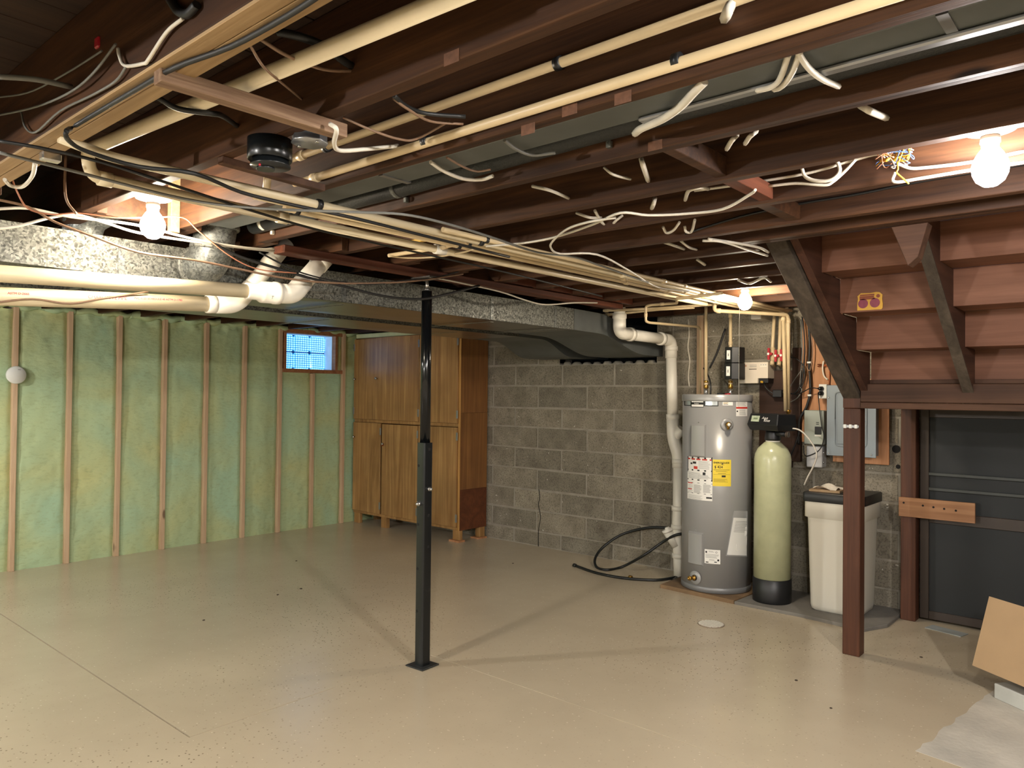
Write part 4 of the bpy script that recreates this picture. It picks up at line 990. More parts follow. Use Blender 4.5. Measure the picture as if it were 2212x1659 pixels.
# ================================================================ supply pipes at the heater wall
YW = 5.56
def W(px, py, y=YW): return PY(px, py, y)
GW = 'supply pipes on the block wall'
pipe('supply_pipe', 'cream pipe dropping straight to the left top of the water heater', [W(1525, 655, 5.46), W(1525, 838, 5.46)], .0125, CPVC, 0, [(W(1525, 829, 5.46), (0, 0, 1))], GW)
pipe('supply_pipe', 'cream pipe dropping into the two black boxes above the heater', [W(1578, 678, 5.46), W(1578, 838, 5.46)], .0125, CPVC, 0, [(W(1578, 742, 5.46), (0, 0, 1)), (W(1578, 826, 5.46), (0, 0, 1)), (W(1578, 682, 5.46), (0, 0, 1))], GW)
pipe('supply_pipe', 'cream pipe from the elbow pair to the tall drops right of the bulb', [PZ(1546, 646, 2.13), W(1544, 652, 4.90), W(1543, 671, 4.96), W(1700, 680, 5.48), W(1703, 690, 5.50), W(1703, 885, 5.50)], .0135, CPVC, .03, [(W(1552, 671.5, 4.99), (1, .8, 0)), (W(1703, 694, 5.50), (0, 0, 1)), (W(1690, 679.5, 5.49), (1, 0, 0))], GW)
pipe('supply_pipe', 'cream pipe drop with brass joint behind the softener head', [W(1703, 900, 5.50), W(1703, 922, 5.50)], .0145, PVC, 0, (), GW)
m = thing('brass_union', 'brass and copper union on the tall pipe drop beside the softener', 'fitting', W(1703, 885, 5.5)); q = W(1703, 885, 5.5)
MB().lathe([(.012, 0), (.019, -.003), (.019, -.018), (.012, -.022), (.010, -.05)], q, 12).build('nut', BRASS, m); MB().cyl(q+Vector((0, 0, -.03)), q+Vector((0, 0, -.055)), .011, 12).build('tail', COPPER, m)
pipe('supply_pipe', 'cream pipe drop just left of the longest drop, ending at the softener', [W(1692, 684, 5.47), W(1697, 888, 5.47)], .0135, CPVC, 0, [(W(1692, 690, 5.47), (0, 0, 1))], GW)
for px, yv, lb in ((1670, 765, 'cream pipe with red valve, leftmost of three valve drops'), (1685, 769, 'cream pipe with red valve, middle of three valve drops'), (1697, 768, 'cream pipe with red valve, rightmost of three valve drops')):
    yy = YW+.06
    t = pipe('valve_pipe', lb, [W(px+(4 if px < 1680 else 2), 658, yy), W(px-1, 748, yy), W(px-2, 786, yy), W(px-2, 790, yy)+Vector((0, .05, 0))], .0130, CPVC, .012, [(W(px-2, 784, yy), (0, 0, 1)), (W(px+1, 664, yy), (0, 0, 1))], GW)
    c = W(px-1, yv, yy); MB().lathe([(.015, -.05), (.0185, -.048), (.0185, .048), (.015, .05)], c, 14).build('valve_body', CPVC, t)
    h = MB().cyl(c+Vector((0, -.015, 0)), c+Vector((0, -.045, 0)), .012, 10)
    h.box(c+Vector((-.021, -.052, -.045)), c+Vector((-.003, -.040, .045))); h.build('valve_handle', REDP, t, .003)
    MB().cyl(c+Vector((-.012, -.052, 0)), c+Vector((-.012, -.056, 0)), .009, 10).build('handle_cap', LABW, t)
zp = 2.135
pipe('supply_pipe', 'upper of the two long cream pipes ending behind the white drain elbow', [PZ(1303, 671, zp), PZ(1400, 667, zp), PZ(1545, 657, zp), PZ(1553, 655, zp), PZ(1553, 640, zp+.03)], .0105, CPVC, .02, [(PZ(1310, 671, zp), (1, 0, 0))], GW)
pipe('supply_pipe', 'lower of the two long cream pipes ending behind the white drain elbow', [PZ(1303, 681, 2.115), PZ(1425, 668, 2.13), PZ(1500, 664, 2.133)], .0105, CPVC, 0, [(PZ(1312, 680, 2.115), (1, 0, 0))], GW)
pipe('supply_pipe', 'cream pipe stepping down twice above the block wall to a thin wall pipe', [PZ(1560, 633, 2.098), PZ(1475, 644, 2.098), PZ(1463, 645, 2.098), PY(1462, 655, 4.75), PY(1405, 659, 4.75), PY(1395, 662, 4.75), PY(1395, 694, 4.75), PY(1402, 697, 4.8), PY(1508, 706, 5.62), PY(1513, 712, 5.66), PY(1512, 850, 5.70)], .0095, CPVC, .018, [(PY(1395, 680, 4.75), (0, 0, 1)), (PY(1430, 657, 4.75), (1, 0, 0))], GW)
tag(MB().box((PY(1507, 760, 5.73).x, 5.712, 1.4), (PY(1520, 760, 5.73).x, 5.738, PY(1510, 682, 5.73).z)).build('wood_strip', STUDW, None, .002), 'narrow pale wood strip fixed upright on the block wall behind the heater', 'wood strip')
# heat-trap style black boxes around the pipe
for k, (a, b, lb) in enumerate((((1561.5, 750), (1597, 783), 'upper black boxed valve with white sticker on heater pipe'), ((1560, 784.5), (1597.5, 819), 'lower black boxed valve with white sticker on heater pipe'))):
    A, B = PY(a[0], a[1], 5.40), PY(b[0], b[1], 5.40); t = thing('boxed_valve', lb, 'valve box', (A.lerp(B, .5)), 'black boxed valves on the heater pipe')
    xm = A.x+(B.x-A.x)*.58
    MB().prism([(A.x, 5.46), (A.x+.015, 5.405), (xm, 5.395), (B.x-.012, 5.42), (B.x, 5.50), (A.x, 5.52)], lambda a_, b_, d: Vector((a_, b_, d)), B.z, A.z).build('case', BLACKM, t, .003)
    MB().box((A.x+(B.x-A.x)*.24, 5.3975, B.z+.025), (A.x+(B.x-A.x)*.48, 5.4005, A.z-.025)).build('sticker', LABW, t, .001)
    MB().box((A.x+(B.x-A.x)*.32, 5.3968, B.z+.05), (A.x+(B.x-A.x)*.38, 5.3974, A.z-.05)).build('print', LABG, t)
    for xx in (A.x+.003, B.x-.012): MB().lathe([(.005, 0), (.004, .005), (0, .006)], (xx, 5.412, (A.z+B.z)/2), 8, (0, -1, 0)).build('screw', STEEL, t)
# beige control box on the wall
A, B = PY(1597, 783, 5.60), PY(1658.5, 828, 5.60)
cb = thing('wall_control_box', 'beige plastic control box on the wall above the water heater', 'control box', A.lerp(B, .5))
MB().prism([(A.x, B.z), (A.x+(B.x-A.x)*.66, B.z), (A.x+(B.x-A.x)*.66, B.z+.038), (B.x, B.z+.038), (B.x, A.z), (A.x, A.z)], lambda a, b, d: Vector((a, d, b)), 5.60, 5.735).build('case', BEIGEP, cb, .003)
MB().box((A.x+(B.x-A.x)*.67, 5.615, B.z+.004), (B.x-.004, 5.72, B.z+.037)).build('connector_bay', BLACKM, cb)
for k in range(3): MB().box((A.x+.085, 5.5985, A.z-.022-k*.008), (A.x+.14, 5.5998, A.z-.0195-k*.008)).build('print', LABG, cb)
MB().box((A.x+.012, 5.5985, A.z-.034), (A.x+.06, 5.5998, A.z-.020)).build('brand_print', plain('rust_print', 'b98a70', .5), cb)
MB().box((A.x+.165, 5.598, A.z-.042), (A.x+.222, 5.5998, A.z-.012)).build('key_pad', plain('cream_pad', 'e2dccc', .5), cb, .001)
for k in range(3): MB().box((A.x+.172+k*.018, 5.597, A.z-.024), (A.x+.181+k*.018, 5.5985, A.z-.019)).build('key', LABG, cb)
MB().box((A.x+.08, 5.5975, A.z-.055), (A.x+.14, 5.5998, A.z-.051)).build('slot', DARKM, cb)
MB().cyl((A.x+.175, 5.60, B.z+.012), (A.x+.19, 5.59, B.z+.010), .008, 8).build('plug', CABLEY, cb)

# ---------------------------------------------------------------- white drain stack
ds = thing('drain_stack', 'white plastic drain stack stepping down the block wall beside the heater', 'drain pipe', PY(1462, 1235, 5.62))
YD = 5.62
def Q(px, py): return PY(px, py, YD)
r3 = .0445
LC = PX(1338, 719, -3.205); RC = Q(1450, 735); lax = (RC-LC).normalized(); LT = Vector((LC.x, LC.y, 2.30))
MB().tube(bent([LC+Vector((0, 0, .13)), LC, LC+lax*.14], .10, 8), r3+.005, 24).build('elbow', PVC, ds)
MB().tube([LC+Vector((0, 0, .10)), LT], r3, 24).build('pipe_run', PVC, ds)
MB().tube([LC+lax*.10, RC-lax*.08], r3, 24).build('pipe_run', PVC, ds)
MB().tube(bent([RC-lax*.16, RC, RC+Vector((0, 0, -.15))], .10, 8), r3+.005, 24).build('elbow', PVC, ds)
MB().tube([RC+Vector((0, 0, -.12)), Q(1453, 905)], r3, 24).build('pipe_run', PVC, ds)
for a, b in ((LC+Vector((0, 0, .13)), (0, 0, 1)), (LC+lax*.14, lax), (RC-lax*.15, lax), (Q(1450, 753), (0, 0, 1)), (Q(1453.5, 900), (0, 0, 1)), (Q(1466, 996), (0, 0, 1)), (Q(1465, 1098), (0, 0, 1)), (Q(1464, 1138), (0, 0, 1)), (Q(1466, 1200), (0, 0, 1))):
    MB().lathe([(r3+.001, -.02), (r3+.010, -.019), (r3+.010, .019), (r3+.001, .02)], a, 24, b).build('coupling', PVC, ds)
MB().tube(bent([Q(1453, 895), Q(1454, 945), Q(1466, 985), Q(1466, 1010)], .06, 5), r3+.007, 24).build('wye', PVC, ds)
MB().tube([Q(1468, 925)+Vector((.02, 0, 0)), Q(1455, 950)], r3*.9, 18).build('wye_branch', PVC, ds)
MB().tube([Q(1466, 1000), Q(1465, 1100), Q(1463, 1140), Q(1466, 1210), Vector((Q(1467, 1225).x, YD, .0))], r3, 24).build('pipe_run', PVC, ds)
c = Q(1461, 1165); MB().tube([c+Vector((-.06, -.03, .07)), c+Vector((.01, 0, -.05))], r3+.004, 20).build('cleanout_branch', PVC, ds)
MB().lathe([(r3+.008, 0), (r3+.008, .02), (.02, .024), (.02, .036), (0, .036)], c+Vector((-.055, -.03, .065)), 20, (-.3, -.25, .8)).build('cleanout_cap', PVC, ds)

# ================================================================ electrical wall
tag(MB().box((-2.095, 5.715, 1.15), (-1.805, 5.742, 2.12)).build('plywood_board', PLYW, None, .002), 'tall orange plywood board behind outlet and grey disconnect box', 'plywood board')
tag(MB().box((-1.86, 5.69, PY(1800, 997, 5.70).z), (PY(1921, 960, 5.70).x, 5.714, 1.62)).build('plywood_board', PLYW, None, .002), 'orange plywood board behind the grey breaker panel', 'plywood board')
tag(MB().box((-2.43, 5.722, .95), (-2.17, 5.742, 1.69)).build('plywood_board', DARKPLY, None, .002), 'dark brown plywood board on the wall behind the softener head', 'plywood board')
tag(MB().box((-2.165, 5.700, 1.0), (-2.10, 5.742, 1.86)).build('dark_stud', DARKPLY, None, .003), 'dark brown upright stud beside the tall orange plywood board', 'stud')
bpn = thing('breaker_panel', 'grey metal electrical breaker panel partly hidden by the stair post', 'breaker panel', (-1.72, 5.65, 1.3))
ex0, ex1, ez0, ez1 = -1.872, PY(1893, 980, 5.60).x, PY(1800, 984, 5.60).z, PY(1800, 832, 5.60).z
MB().box((ex0+.01, 5.60, ez0+.01), (ex1-.01, 5.69, ez1-.01)).build('cabinet', PANELG, bpn, .003)
MB().box((ex0, 5.592, ez0), (ex1, 5.600, ez1)).build('cover', PANELG, bpn, .002)
loop = [(ex0+.06, ez0+.07), (ex1-.06, ez0+.07), (ex1-.06, ez1-.05), (ex0+.06, ez1-.05)]
lp3 = [Vector((a, 5.590, b)) for a, b in loop]; lp3 = bent([(lp3[0]+lp3[3])/2]+lp3+[(lp3[0]+lp3[3])/2], .03, 4)
dr_ = MB().box((ex0+.075, 5.586, ez0+.085), (ex1-.075, 5.592, ez1-.065)).build('door', PANELG, bpn, .002)
MB().tube(lp3, .004, 6).build('door_bead', PANELG, bpn)
MB().lathe([(.010, 0), (.010, .004), (0, .004)], ((ex0+ex1)/2, 5.586, 1.40), 12, (0, -1, 0)).build('lock', ZINC, dr_)
for a, b in ((ex0+.015, ez1-.09), (ex0+.015, ez0+.015), (ex1-.03, ez0+.02)): MB().lathe([(.006, 0), (.004, .004), (0, .004)], (a, 5.592, b), 8, (0, -1, 0)).build('screw', STEEL, bpn)
A, B = PY(1737, 886, 5.58), PY(1779, 961, 5.58)
dc = thing('disconnect_box', 'light grey disconnect box with black breaker beside the breaker panel', 'electrical box', A.lerp(B, .5))
MB().box((A.x, 5.58, B.z), (B.x, 5.70, A.z)).build('case', PANELL, dc, .004)
MB().box((A.x+(B.x-A.x)*.56, 5.574, B.z+.075), (A.x+(B.x-A.x)*.90, 5.5805, B.z+.13)).build('breaker', BLACKM, dc, .002)
for k in range(2): MB().box((A.x+(B.x-A.x)*.62, 5.579, B.z+.145+k*.012), (A.x+(B.x-A.x)*.76, 5.5805, B.z+.15+k*.012)).build('slot', DARKM, dc)
MB().box((A.x+(B.x-A.x)*.55, 5.5785, B.z+.06), (A.x+(B.x-A.x)*.86, 5.5805, B.z+.068)).build('print', LABW, dc)
A, B = PY(1741, 963, 5.60), PY(1775, 1011, 5.60)
ob = thing('utility_box', 'small grey utility box with milky cover below the disconnect box', 'electrical box', A.lerp(B, .5))
MB().box((A.x, 5.605, B.z), (B.x, 5.70, A.z)).build('case', plain('milky_plastic', 'b4b4b4', .3, 0, .12, 14), ob, .006)
for zz in (.04, .11): MB().cyl((B.x, 5.62, B.z+zz), (B.x+.012, 5.62, B.z+zz), .007, 8).build('latch', ZINC, ob)
A, B = PY(1768, 830, 5.64), PY(1785, 861, 5.64)
ol = thing('outlet_box', 'white double outlet with two black plugs on the orange plywood', 'outlet', A.lerp(B, .5))
MB().box((A.x, 5.645, B.z), (B.x, 5.715, A.z)).build('case', OUTW, ol, .003)
for zz in (A.z-.032, B.z+.038): MB().lathe([(.017, 0), (.016, .02), (.010, .034), (0, .036)], ((A.x+B.x)/2-.005, 5.645, zz), 12, (-.35, -1, 0)).build('plug', BLACKM, ol)
OUT = Vector(((A.x+B.x)/2-.02, 5.61, 0)); OZ0, OZ1 = B.z+.038, A.z-.032
jb = PY(1655, 628, 5.15); t = thing('junction_box', 'open grey junction box under the joist right of the far bulb', 'junction box', jb)
MB().box((jb.x-.03, 5.12, jb.z-.03), (jb.x+.07, 5.20, jb.z+.02)).build('case', ZINC, t, .003)
for k in range(3): MB().cyl((jb.x-.01+k*.02, 5.118, jb.z), (jb.x-.01+k*.02, 5.121, jb.z), .006, 8).build('knockout', DARKM, t)
tag(MB().box((PY(1628, 670, 5.55).x, 5.5, PY(1628, 690, 5.5).z), (PY(1650, 650, 5.55).x, 5.74, PY(1628, 668, 5.5).z)).build('bracket', plain('bracket_white', 'b8b2a6', .5), None, .003), 'small pale bracket fixed high on the block wall behind the far bulb', 'bracket')

# ================================================================ bare bulbs on porcelain lampholders
def lamp(label, bc, tint, r=.045, box=True, chain=False, base_z=None):
    x, y, z = bc; t = thing('ceiling_lamp', label, 'lamp', (x, y, z+.12), 'bare bulbs on porcelain holders')
    MB().lathe([(0, -.052), (.018, -.049), (.034, -.036), (r-.002, -.016), (r, .002), (r-.004, .018), (.032, .036), (.021, .052), (.0185, .058)], (x, y, z), 24).build('bulb', BULBM[tint], t)
    MB().lathe([(.0175, .057), (.0215, .058), (.0215, .066), (.0245, .067), (.0245, .083), (.022, .084), (.022, .088)], (x, y, z), 24).build('socket', PORC, t)
    MB().lathe([(.024, .086), (.03, .092), (.062, .100), (.065, .106), (.064, .113), (.0, .113)], (x, y, z), 32).build('lampholder', PORC, t)
    if box: MB().lathe([(.05, .113), (.05, .15), (0, .15)], (x, y, z), 8).build('octagon_box', ZINC if tint == 'cool' else BLACKM, t)
    if chain:
        q = Vector((x+.0, y-.02, z-.0)); MB().tube([(x-.005, y-.055, z+.09), (x-.008, y-.062, z+.03), (x-.008, y-.063, 1.42)], .0016, 5).build('pull_string', CABLEW, t)
    return t
l1 = PY(330, 487, 1.25); lamp('bare bulb at left hanging beside the galvanized duct', l1, 'warm')
l2 = PY(2139, 362, 2.385); lamp('bare bulb at right hanging near the staircase header', l2, 'cool')
l3 = PY(1609, 652, 4.62); lamp('bare bulb at the back above the water heater with pull string', l3, 'warm', chain=True)
for lb, q in (('added unseen fill bulb behind the viewer near the green wall', (-5.6, -.6175, 2.18)), ('added unseen fill bulb behind the viewer in the left rear corner', (-4.2, -2.117, 2.18)), ('added unseen fill bulb behind the viewer, middle of the rear row', (-2.42, -2.25, 1.72)), ('added unseen fill bulb behind the viewer, right of the rear row', (.5, -.62, 2.18)), ('added unseen fill bulb to the right of the viewer by the right wall', (1.1, 1.262, 2.18))):  # out-of-view bulbs added to brighten floor and walls evenly
    t = lamp(lb, Vector(q), 'back', box=False)
    MB().cyl((q[0], q[1], q[2]+.111), (q[0], q[1], ZT), .004, 8).build('fill_bulb_cord', CABLEB, t)
tag(MB().box((l1.x-.05, l1.y-.15, l1.z+.15), (l1.x+.02, l1.y+.03, l1.z+.165)).build('lamp_bracket', plain('red_bracket', '8a4630', .6), None), 'reddish bar fastening the left bulb to its joist', 'bracket')

# ================================================================ oddments fixed to the joists
cc = PY(583, 332, 1.08); can = thing('black_can_fixture', 'black cylindrical fixture hanging under the joist by the grey box', 'fixture', cc)
cx_, cy_, k_ = cc.x, cc.y, .058
MB().lathe([(k_, 2.1565), (k_, 2.103), (k_-.003, 2.100), (k_-.005, 2.115), (0, 2.115)], (cx_, cy_, 0), 36).build('outer_can', BLACKP, can)
MB().lathe([(k_-.011, 2.113), (k_-.011, 2.092), (k_-.006, 2.088), (k_-.006, 2.084), (0, 2.083)], (cx_+.004, cy_, 0), 36).build('inner_can', BLACKP, can)
MB().cyl((cx_-.012, cy_-.005, 2.084), (cx_-.012, cy_-.005, 2.078), .024, 18).build('cap', BLACKP, can)
MB().cyl((cx_+.010, cy_-.035, 2.084), (cx_+.010, cy_-.035, 2.078), .003, 6).build('indicator', REDP, can)
jb2 = PY(669, 291, 1.135); t = thing('junction_box', 'grey metal junction box screwed in the joist bay beside black can', 'junction box', jb2)
MB().lathe([(.046, jb2.z+.05), (.046, jb2.z-.018), (.048, jb2.z-.019), (.048, jb2.z-.024), (0, jb2.z-.024)], (jb2.x, jb2.y, 0), 8).build('case', ZINC, t)
for dx, dy in ((.036, .0), (-.034, -.01)): MB().cyl((jb2.x+dx, jb2.y+dy, jb2.z-.024), (jb2.x+dx, jb2.y+dy, jb2.z-.029), .005, 8).build('screw', STEEL, t)
A, B = PZ(360, 172, 2.135), PZ(735, 287, 2.135)
tag(MB().beam((A.x, A.y-.02, 2.139), (B.x, B.y+.01, 2.139), .036, .034).build('rough_strip', ROUGHW, None, .002), 'rough sawn pinkish strip nailed across two joists at upper left', 'wood strip')
A, B = PZ(497, 352, 2.145), PZ(686, 405, 2.145)
tag(MB().beam((A.x, A.y-.03, 2.146), (B.x, B.y+.02, 2.146), .028, .022).build('dark_strip', LANDW, None, .002), 'dark stained strip across two joists below the black can', 'wood strip')
p = PZ(900, 523, 2.145)
tag(MB().beam((p.x-.05, p.y, 2.149), (p.x+.055, p.y, 2.149), .02, .015).build('yellow_stick', LEVELW, None, .002), 'short yellow wood stick wedged under the joist by the pipe bundle', 'stick')
sdx = PX(36, 810, XL+.03)
sk = thing('smoke_detector', 'round white smoke detector fixed on the green foam wall stud', 'smoke detector', sdx)
MB().lathe([(.072, 0), (.072, .02), (.066, .028), (0, .030)], (XL+.004, sdx.y, sdx.z), 32, (1, 0, 0)).build('body', OUTW, sk)
MB().box((XL+.032, sdx.y+.008, sdx.z+.042), (XL+.0345, sdx.y+.028, sdx.z+.045)).build('slot', DARKM, sk)
p = PX(45, 300, -2.9)
rb_ = PY(222, 97, .68); tag(MB().box((rb_.x-.012, .665, rb_.z-.012), (rb_.x+.012, .682, rb_.z+.014)).build('red_tag', REDP, None, .003), 'small red tag among wires on the dark joist at upper left', 'tag')
tag(MB().box((PZ(92, 345, 2.13).x, PZ(92, 345, 2.13).y-.01, 2.125), (PZ(122, 345, 2.13).x, PZ(122, 345, 2.13).y+.015, 2.15)).build('steel_clamp', STEEL, None, .004), 'shiny steel cable clamp on the doubled joist at far left', 'clamp')

# ================================================================ cables
def cable(name, label, pts, r, mat, group='cables strung along the ceiling', n=6, seg=5, cat='cable'):
    return tag(MB().tube(spline(pts, seg), r, n).build(name, mat), label, cat, group)
def Zs(z, *q): return [PZ(a, b, z) for a, b in q]
DG = 'white cable dips between joists'
DIPS = iter(['crossing the black foam pipe near the jack post side', 'as a straight stub between joists below the black pipe', 'short and low left of the joist hook', 'dipping in a V beside the joist hook', 'thin, ending at a dark clip past the bent bracket', 'hanging steeply beside the bent bracket', 'poking down behind the second joist past the bracket', 'bunched and bent under the joist blocks', 'curled in a small hook, left of a pair', 'curled in a small hook, right of a pair', 'leftmost of three emerging beside the sheet metal duct', 'middle of three emerging beside the sheet metal duct', 'rightmost of three, reaching a joist hole by the notch', 'bright and short, nearest the notch in the joist', 'left of two steep stubs before the joist block', 'right of two steep stubs before the joist block', 'thick, left of two at the top edge', 'thick, right of two at the top edge', 'faint and flat left of the cable sheaf', 'faint and flat just above the cable sheaf', 'bright tip poking down by the far bulb', 'lower strand of the sheaf at the stair brace', 'upper strand of the sheaf at the stair brace', 'wavy, above the far bulb', 'small hanging loop over the beam end'])
def dip(q, r=.006, mat=CABLEW, zz=(2.20, 2.175, 2.20), lab=None, g=DG):
    if lab is None: lab = 'white cable between joists, '+next(DIPS)
    n_ = len(q); pts = []
    for i, (a, b) in enumerate(q):
        t = i/(n_-1); z = zz[0]*(1-t)+zz[2]*t-(max(zz[0], zz[2])-zz[1])*math.sin(math.pi*t); pts.append(PZ(a, b, z))
    return cable('white_cable', lab, pts, r, mat, g)
dip([(930, 350), (960, 370), (1000, 386), (1040, 388), (1065, 380)], zz=(2.168, 2.160, 2.168)); dip([(1150, 402), (1190, 412), (1232, 430)]); dip([(1245, 460), (1275, 470), (1298, 470)])
dip([(1285, 455), (1300, 480), (1318, 488), (1332, 475), (1345, 465)]); dip([(1305, 362), (1325, 377), (1362, 387)], .0045)
dip([(1385, 343), (1390, 360), (1400, 390)], .008); dip([(1415, 428), (1412, 440), (1408, 450)], .008)
dip([(1480, 432), (1488, 412), (1512, 405), (1530, 408)], .007); dip([(1432, 490), (1440, 503), (1455, 497), (1468, 480)], .006); dip([(1479, 488), (1482, 500), (1494, 500), (1501, 475)], .006)
dip([(1635, 195), (1665, 188), (1685, 170), (1703, 118)], .0065, zz=(2.168, 2.160, 2.168)); dip([(1672, 193), (1690, 186), (1712, 155), (1728, 112)], .0065, zz=(2.168, 2.160, 2.168)); dip([(1722, 110), (1745, 145), (1775, 170), (1812, 187)], .0065, zz=(2.168, 2.160, 2.172))
dip([(1858, 228), (1880, 240), (1915, 255)], .0085, zz=(2.20, 2.19, 2.22)); dip([(1570, 322), (1580, 305), (1592, 292)], .007); dip([(1610, 310), (1620, 295), (1634, 283)], .007)
dip([(1562, 50), (1572, 25), (1585, -4)], .011, zz=(2.27, 2.26, 2.3)); dip([(1622, -2), (1645, 20), (1660, 38)], .010, zz=(2.3, 2.28, 2.28))
dip([(1090, 303), (1115, 322), (1150, 335), (1200, 330)], .005, CABLEG, (2.168, 2.162, 2.168), lab='grey cable dipping past the black insulated pipe', g=None)
dip([(965, 340), (1000, 360), (1030, 370), (1060, 366)], .0035, CABLEBR, (2.168, 2.162, 2.168), lab='thin brown wire dipping past the black insulated pipe', g=None)
dip([(1430, 522), (1455, 530), (1478, 538)], .007); dip([(1470, 520), (1490, 535), (1510, 540)], .006); dip([(1505, 560), (1520, 570), (1524, 572)], .008)
dip([(1518, 520), (1560, 522), (1620, 540), (1658, 552)], .006, CABLEW, (2.15, 2.14, 2.15)); dip([(1530, 516), (1590, 525), (1640, 535), (1660, 545)], .006, CABLEW, (2.152, 2.145, 2.155))
dip([(1595, 605), (1620, 612), (1650, 600), (1665, 608)], .008, CABLEW, (2.15, 2.145, 2.15)); dip([(1190, 608), (1215, 612), (1245, 606), (1260, 597)], .005, CABLEW)
dip([(850, 205), (875, 228), (920, 245), (1005, 252)], .006, CABLEB, (2.18, 2.20, 2.20), 'black cable drooping past the cream pipes to a joist hole', None)
dip([(850, 213), (880, 235), (930, 262), (1000, 268)], .0035, CABLEBR, (2.18, 2.19, 2.20), 'thin brown wire drooping beside the black cable at the cream pipes', None)
dip([(600, 68), (650, 80), (700, 100), (740, 130), (772, 150)], .009, CABLEB, (2.24, 2.23, 2.25), 'thick black cable dropping to a hole in the near joist', None)
dip([(563, 85), (620, 120), (700, 150), (770, 153)], .004, CABLEBR, (2.2, 2.21, 2.24), 'thin brown cable below the thick black one in the near bay', None)
dip([(340, 210), (385, 235), (455, 245), (480, 250), (512, 272)], .007, CABLEB, (2.19, 2.18, 2.22), 'black cable behind the big cream pipe in the near bay', None)
dip([(740, 253), (800, 280), (860, 300), (900, 300), (970, 262)], .0035, CABLEBR, (2.18, 2.175, 2.20), 'thin brown wire crossing above the cream clipped pipe', None)
dip([(540, 98), (570, 145), (610, 180), (655, 217)], .003, CABLEBR, (2.17, 2.19, 2.22), 'thin brown wire hanging across the near bay by the cream pipe', None)
dip([(713, 268), (727, 280), (722, 310), (735, 325), (790, 322), (860, 315)], .006, CABLEW, (2.13, 2.15, 2.2), 'white cable curling out of the rough strip beside grey box', None)
cable('service_cable', 'thick twisted white cable rising from a joist hole past the black pipe', [PZ(1372, 288, 2.185), PZ(1385, 278, 2.165), PZ(1430, 258, 2.158), PZ(1470, 230, 2.156), PZ(1500, 198, 2.158), PZ(1522, 176, 2.165)], .010, CABLEW, None, 8)
# long runs
cable('grey_cable', 'long grey cable following the joists above the pipe bundle to the right', Zs(2.085, (0, 330), (160, 370), (400, 430), (560, 450), (760, 458), (870, 463), (960, 482), (1060, 512), (1160, 545), (1240, 555), (1300, 575), (1400, 610)), .005, CABLEG)
cable('black_cable', 'long black cable riding on the pipe bundle from the upper left', Zs(2.09, (0, 305), (90, 320), (200, 345), (300, 375), (420, 415), (560, 460), (700, 500), (900, 545), (1100, 590), (1300, 640)), .005, CABLEB)
p_ = [PZ(705, -20, 2.14), PZ(620, 35, 2.14), PZ(500, 100, 2.145), PZ(380, 145, 2.142), PZ(300, 190, 2.14), PZ(165, 270, 2.135)]+Zs(2.095, (143, 285), (150, 305), (190, 328), (300, 360), (420, 375), (520, 415), (620, 440), (760, 470), (900, 505), (1100, 555))
cable('black_cable', 'black cable along the doubled joist bending onto the pipe bundle', p_, .006, CABLEB, seg=4)
cable('white_cable', 'grey white cable strung from the pipe bundle to a joist hook', Zs(2.092, (1050, 532), (1130, 525), (1200, 512), (1280, 485), (1340, 460), (1400, 465), (1480, 462), (1560, 452), (1620, 420), (1632, 410)), .0045, CABLEW)
cable('white_cable', 'grey white cable looping down beside the joist hook', Zs(2.088, (1330, 470), (1270, 480), (1225, 495), (1195, 520), (1190, 535), (1210, 548), (1290, 550), (1360, 585), (1420, 620), (1490, 630)), .0045, CABLEW)
cable('white_cable', 'white cable along the joist face toward the right hand bulb', [PY(a, b, 2.505) for a, b in ((1500, 412), (1600, 398), (1740, 375), (1830, 350), (1900, 332), (1935, 340))], .005, CABLEW)
cable('white_cable', 'white cable pair sagging along the joist below the upper one', [PY(a, b, 2.50) for a, b in ((1660, 402), (1720, 396), (1780, 400), (1800, 392), (1825, 370), (1848, 345))], .005, CABLEW)
cable('white_cable', 'white cable hoop hanging on the joist left of the bulb', [PY(a, b, 2.49) for a, b in ((1732, 362), (1740, 382), (1765, 391), (1795, 388), (1814, 370), (1808, 346))], .006, CABLEW)
cable('white_cable', 'white cable passing behind the right hand bulb, upper', [PY(a, b, 2.51) for a, b in ((1915, 340), (1960, 362), (2000, 362), (2100, 350), (2212, 327))], .005, CABLEW)
cable('white_cable', 'white cable passing behind the right hand bulb, lower', [PY(a, b, 2.50) for a, b in ((1934, 372), (1932, 393), (1990, 385), (2100, 367), (2250, 345))], .005, CABLEW)
cable('black_cable', 'black cable stapled along the joist under the right hand bulb', [PY(a, b, 2.88) for a, b in ((1480, 505), (1600, 468), (1730, 440), (1850, 420), (2000, 390), (2230, 352))], .005, CABLEB)
# nest of split telephone wires
random.seed(3); tg = thing('wire_nest', 'tangle of blue, orange and yellow telephone wires on the joist', 'wires', PY(1930, 345, 2.48))
cen = PY(1928, 340, 2.48)
for k, mt in enumerate([CABLEBL, CABLEO, CABLEY, CABLEW]*4):
    q = [cen+Vector((random.uniform(-.05, .06), random.uniform(-.015, .012), random.uniform(-.03, .045))) for _ in range(5)]
    MB().tube(spline(q, 5), .0016, 5).build('wire', mt, tg)
MB().tube(spline([cen+Vector((-.035+.01*k, .006*math.sin(k*2.2), -.004+.007*math.sin(k*2.9))) for k in range(9)], 4), .0045, 6).build('splice', CABLEY, tg)
MB().tube(spline([PY(a, b, 2.47) for a, b in ((1938, 350), (1940, 365), (1937, 373), (1950, 385), (1963, 397))], 4), .0025, 6).build('wire', CABLEY, tg)
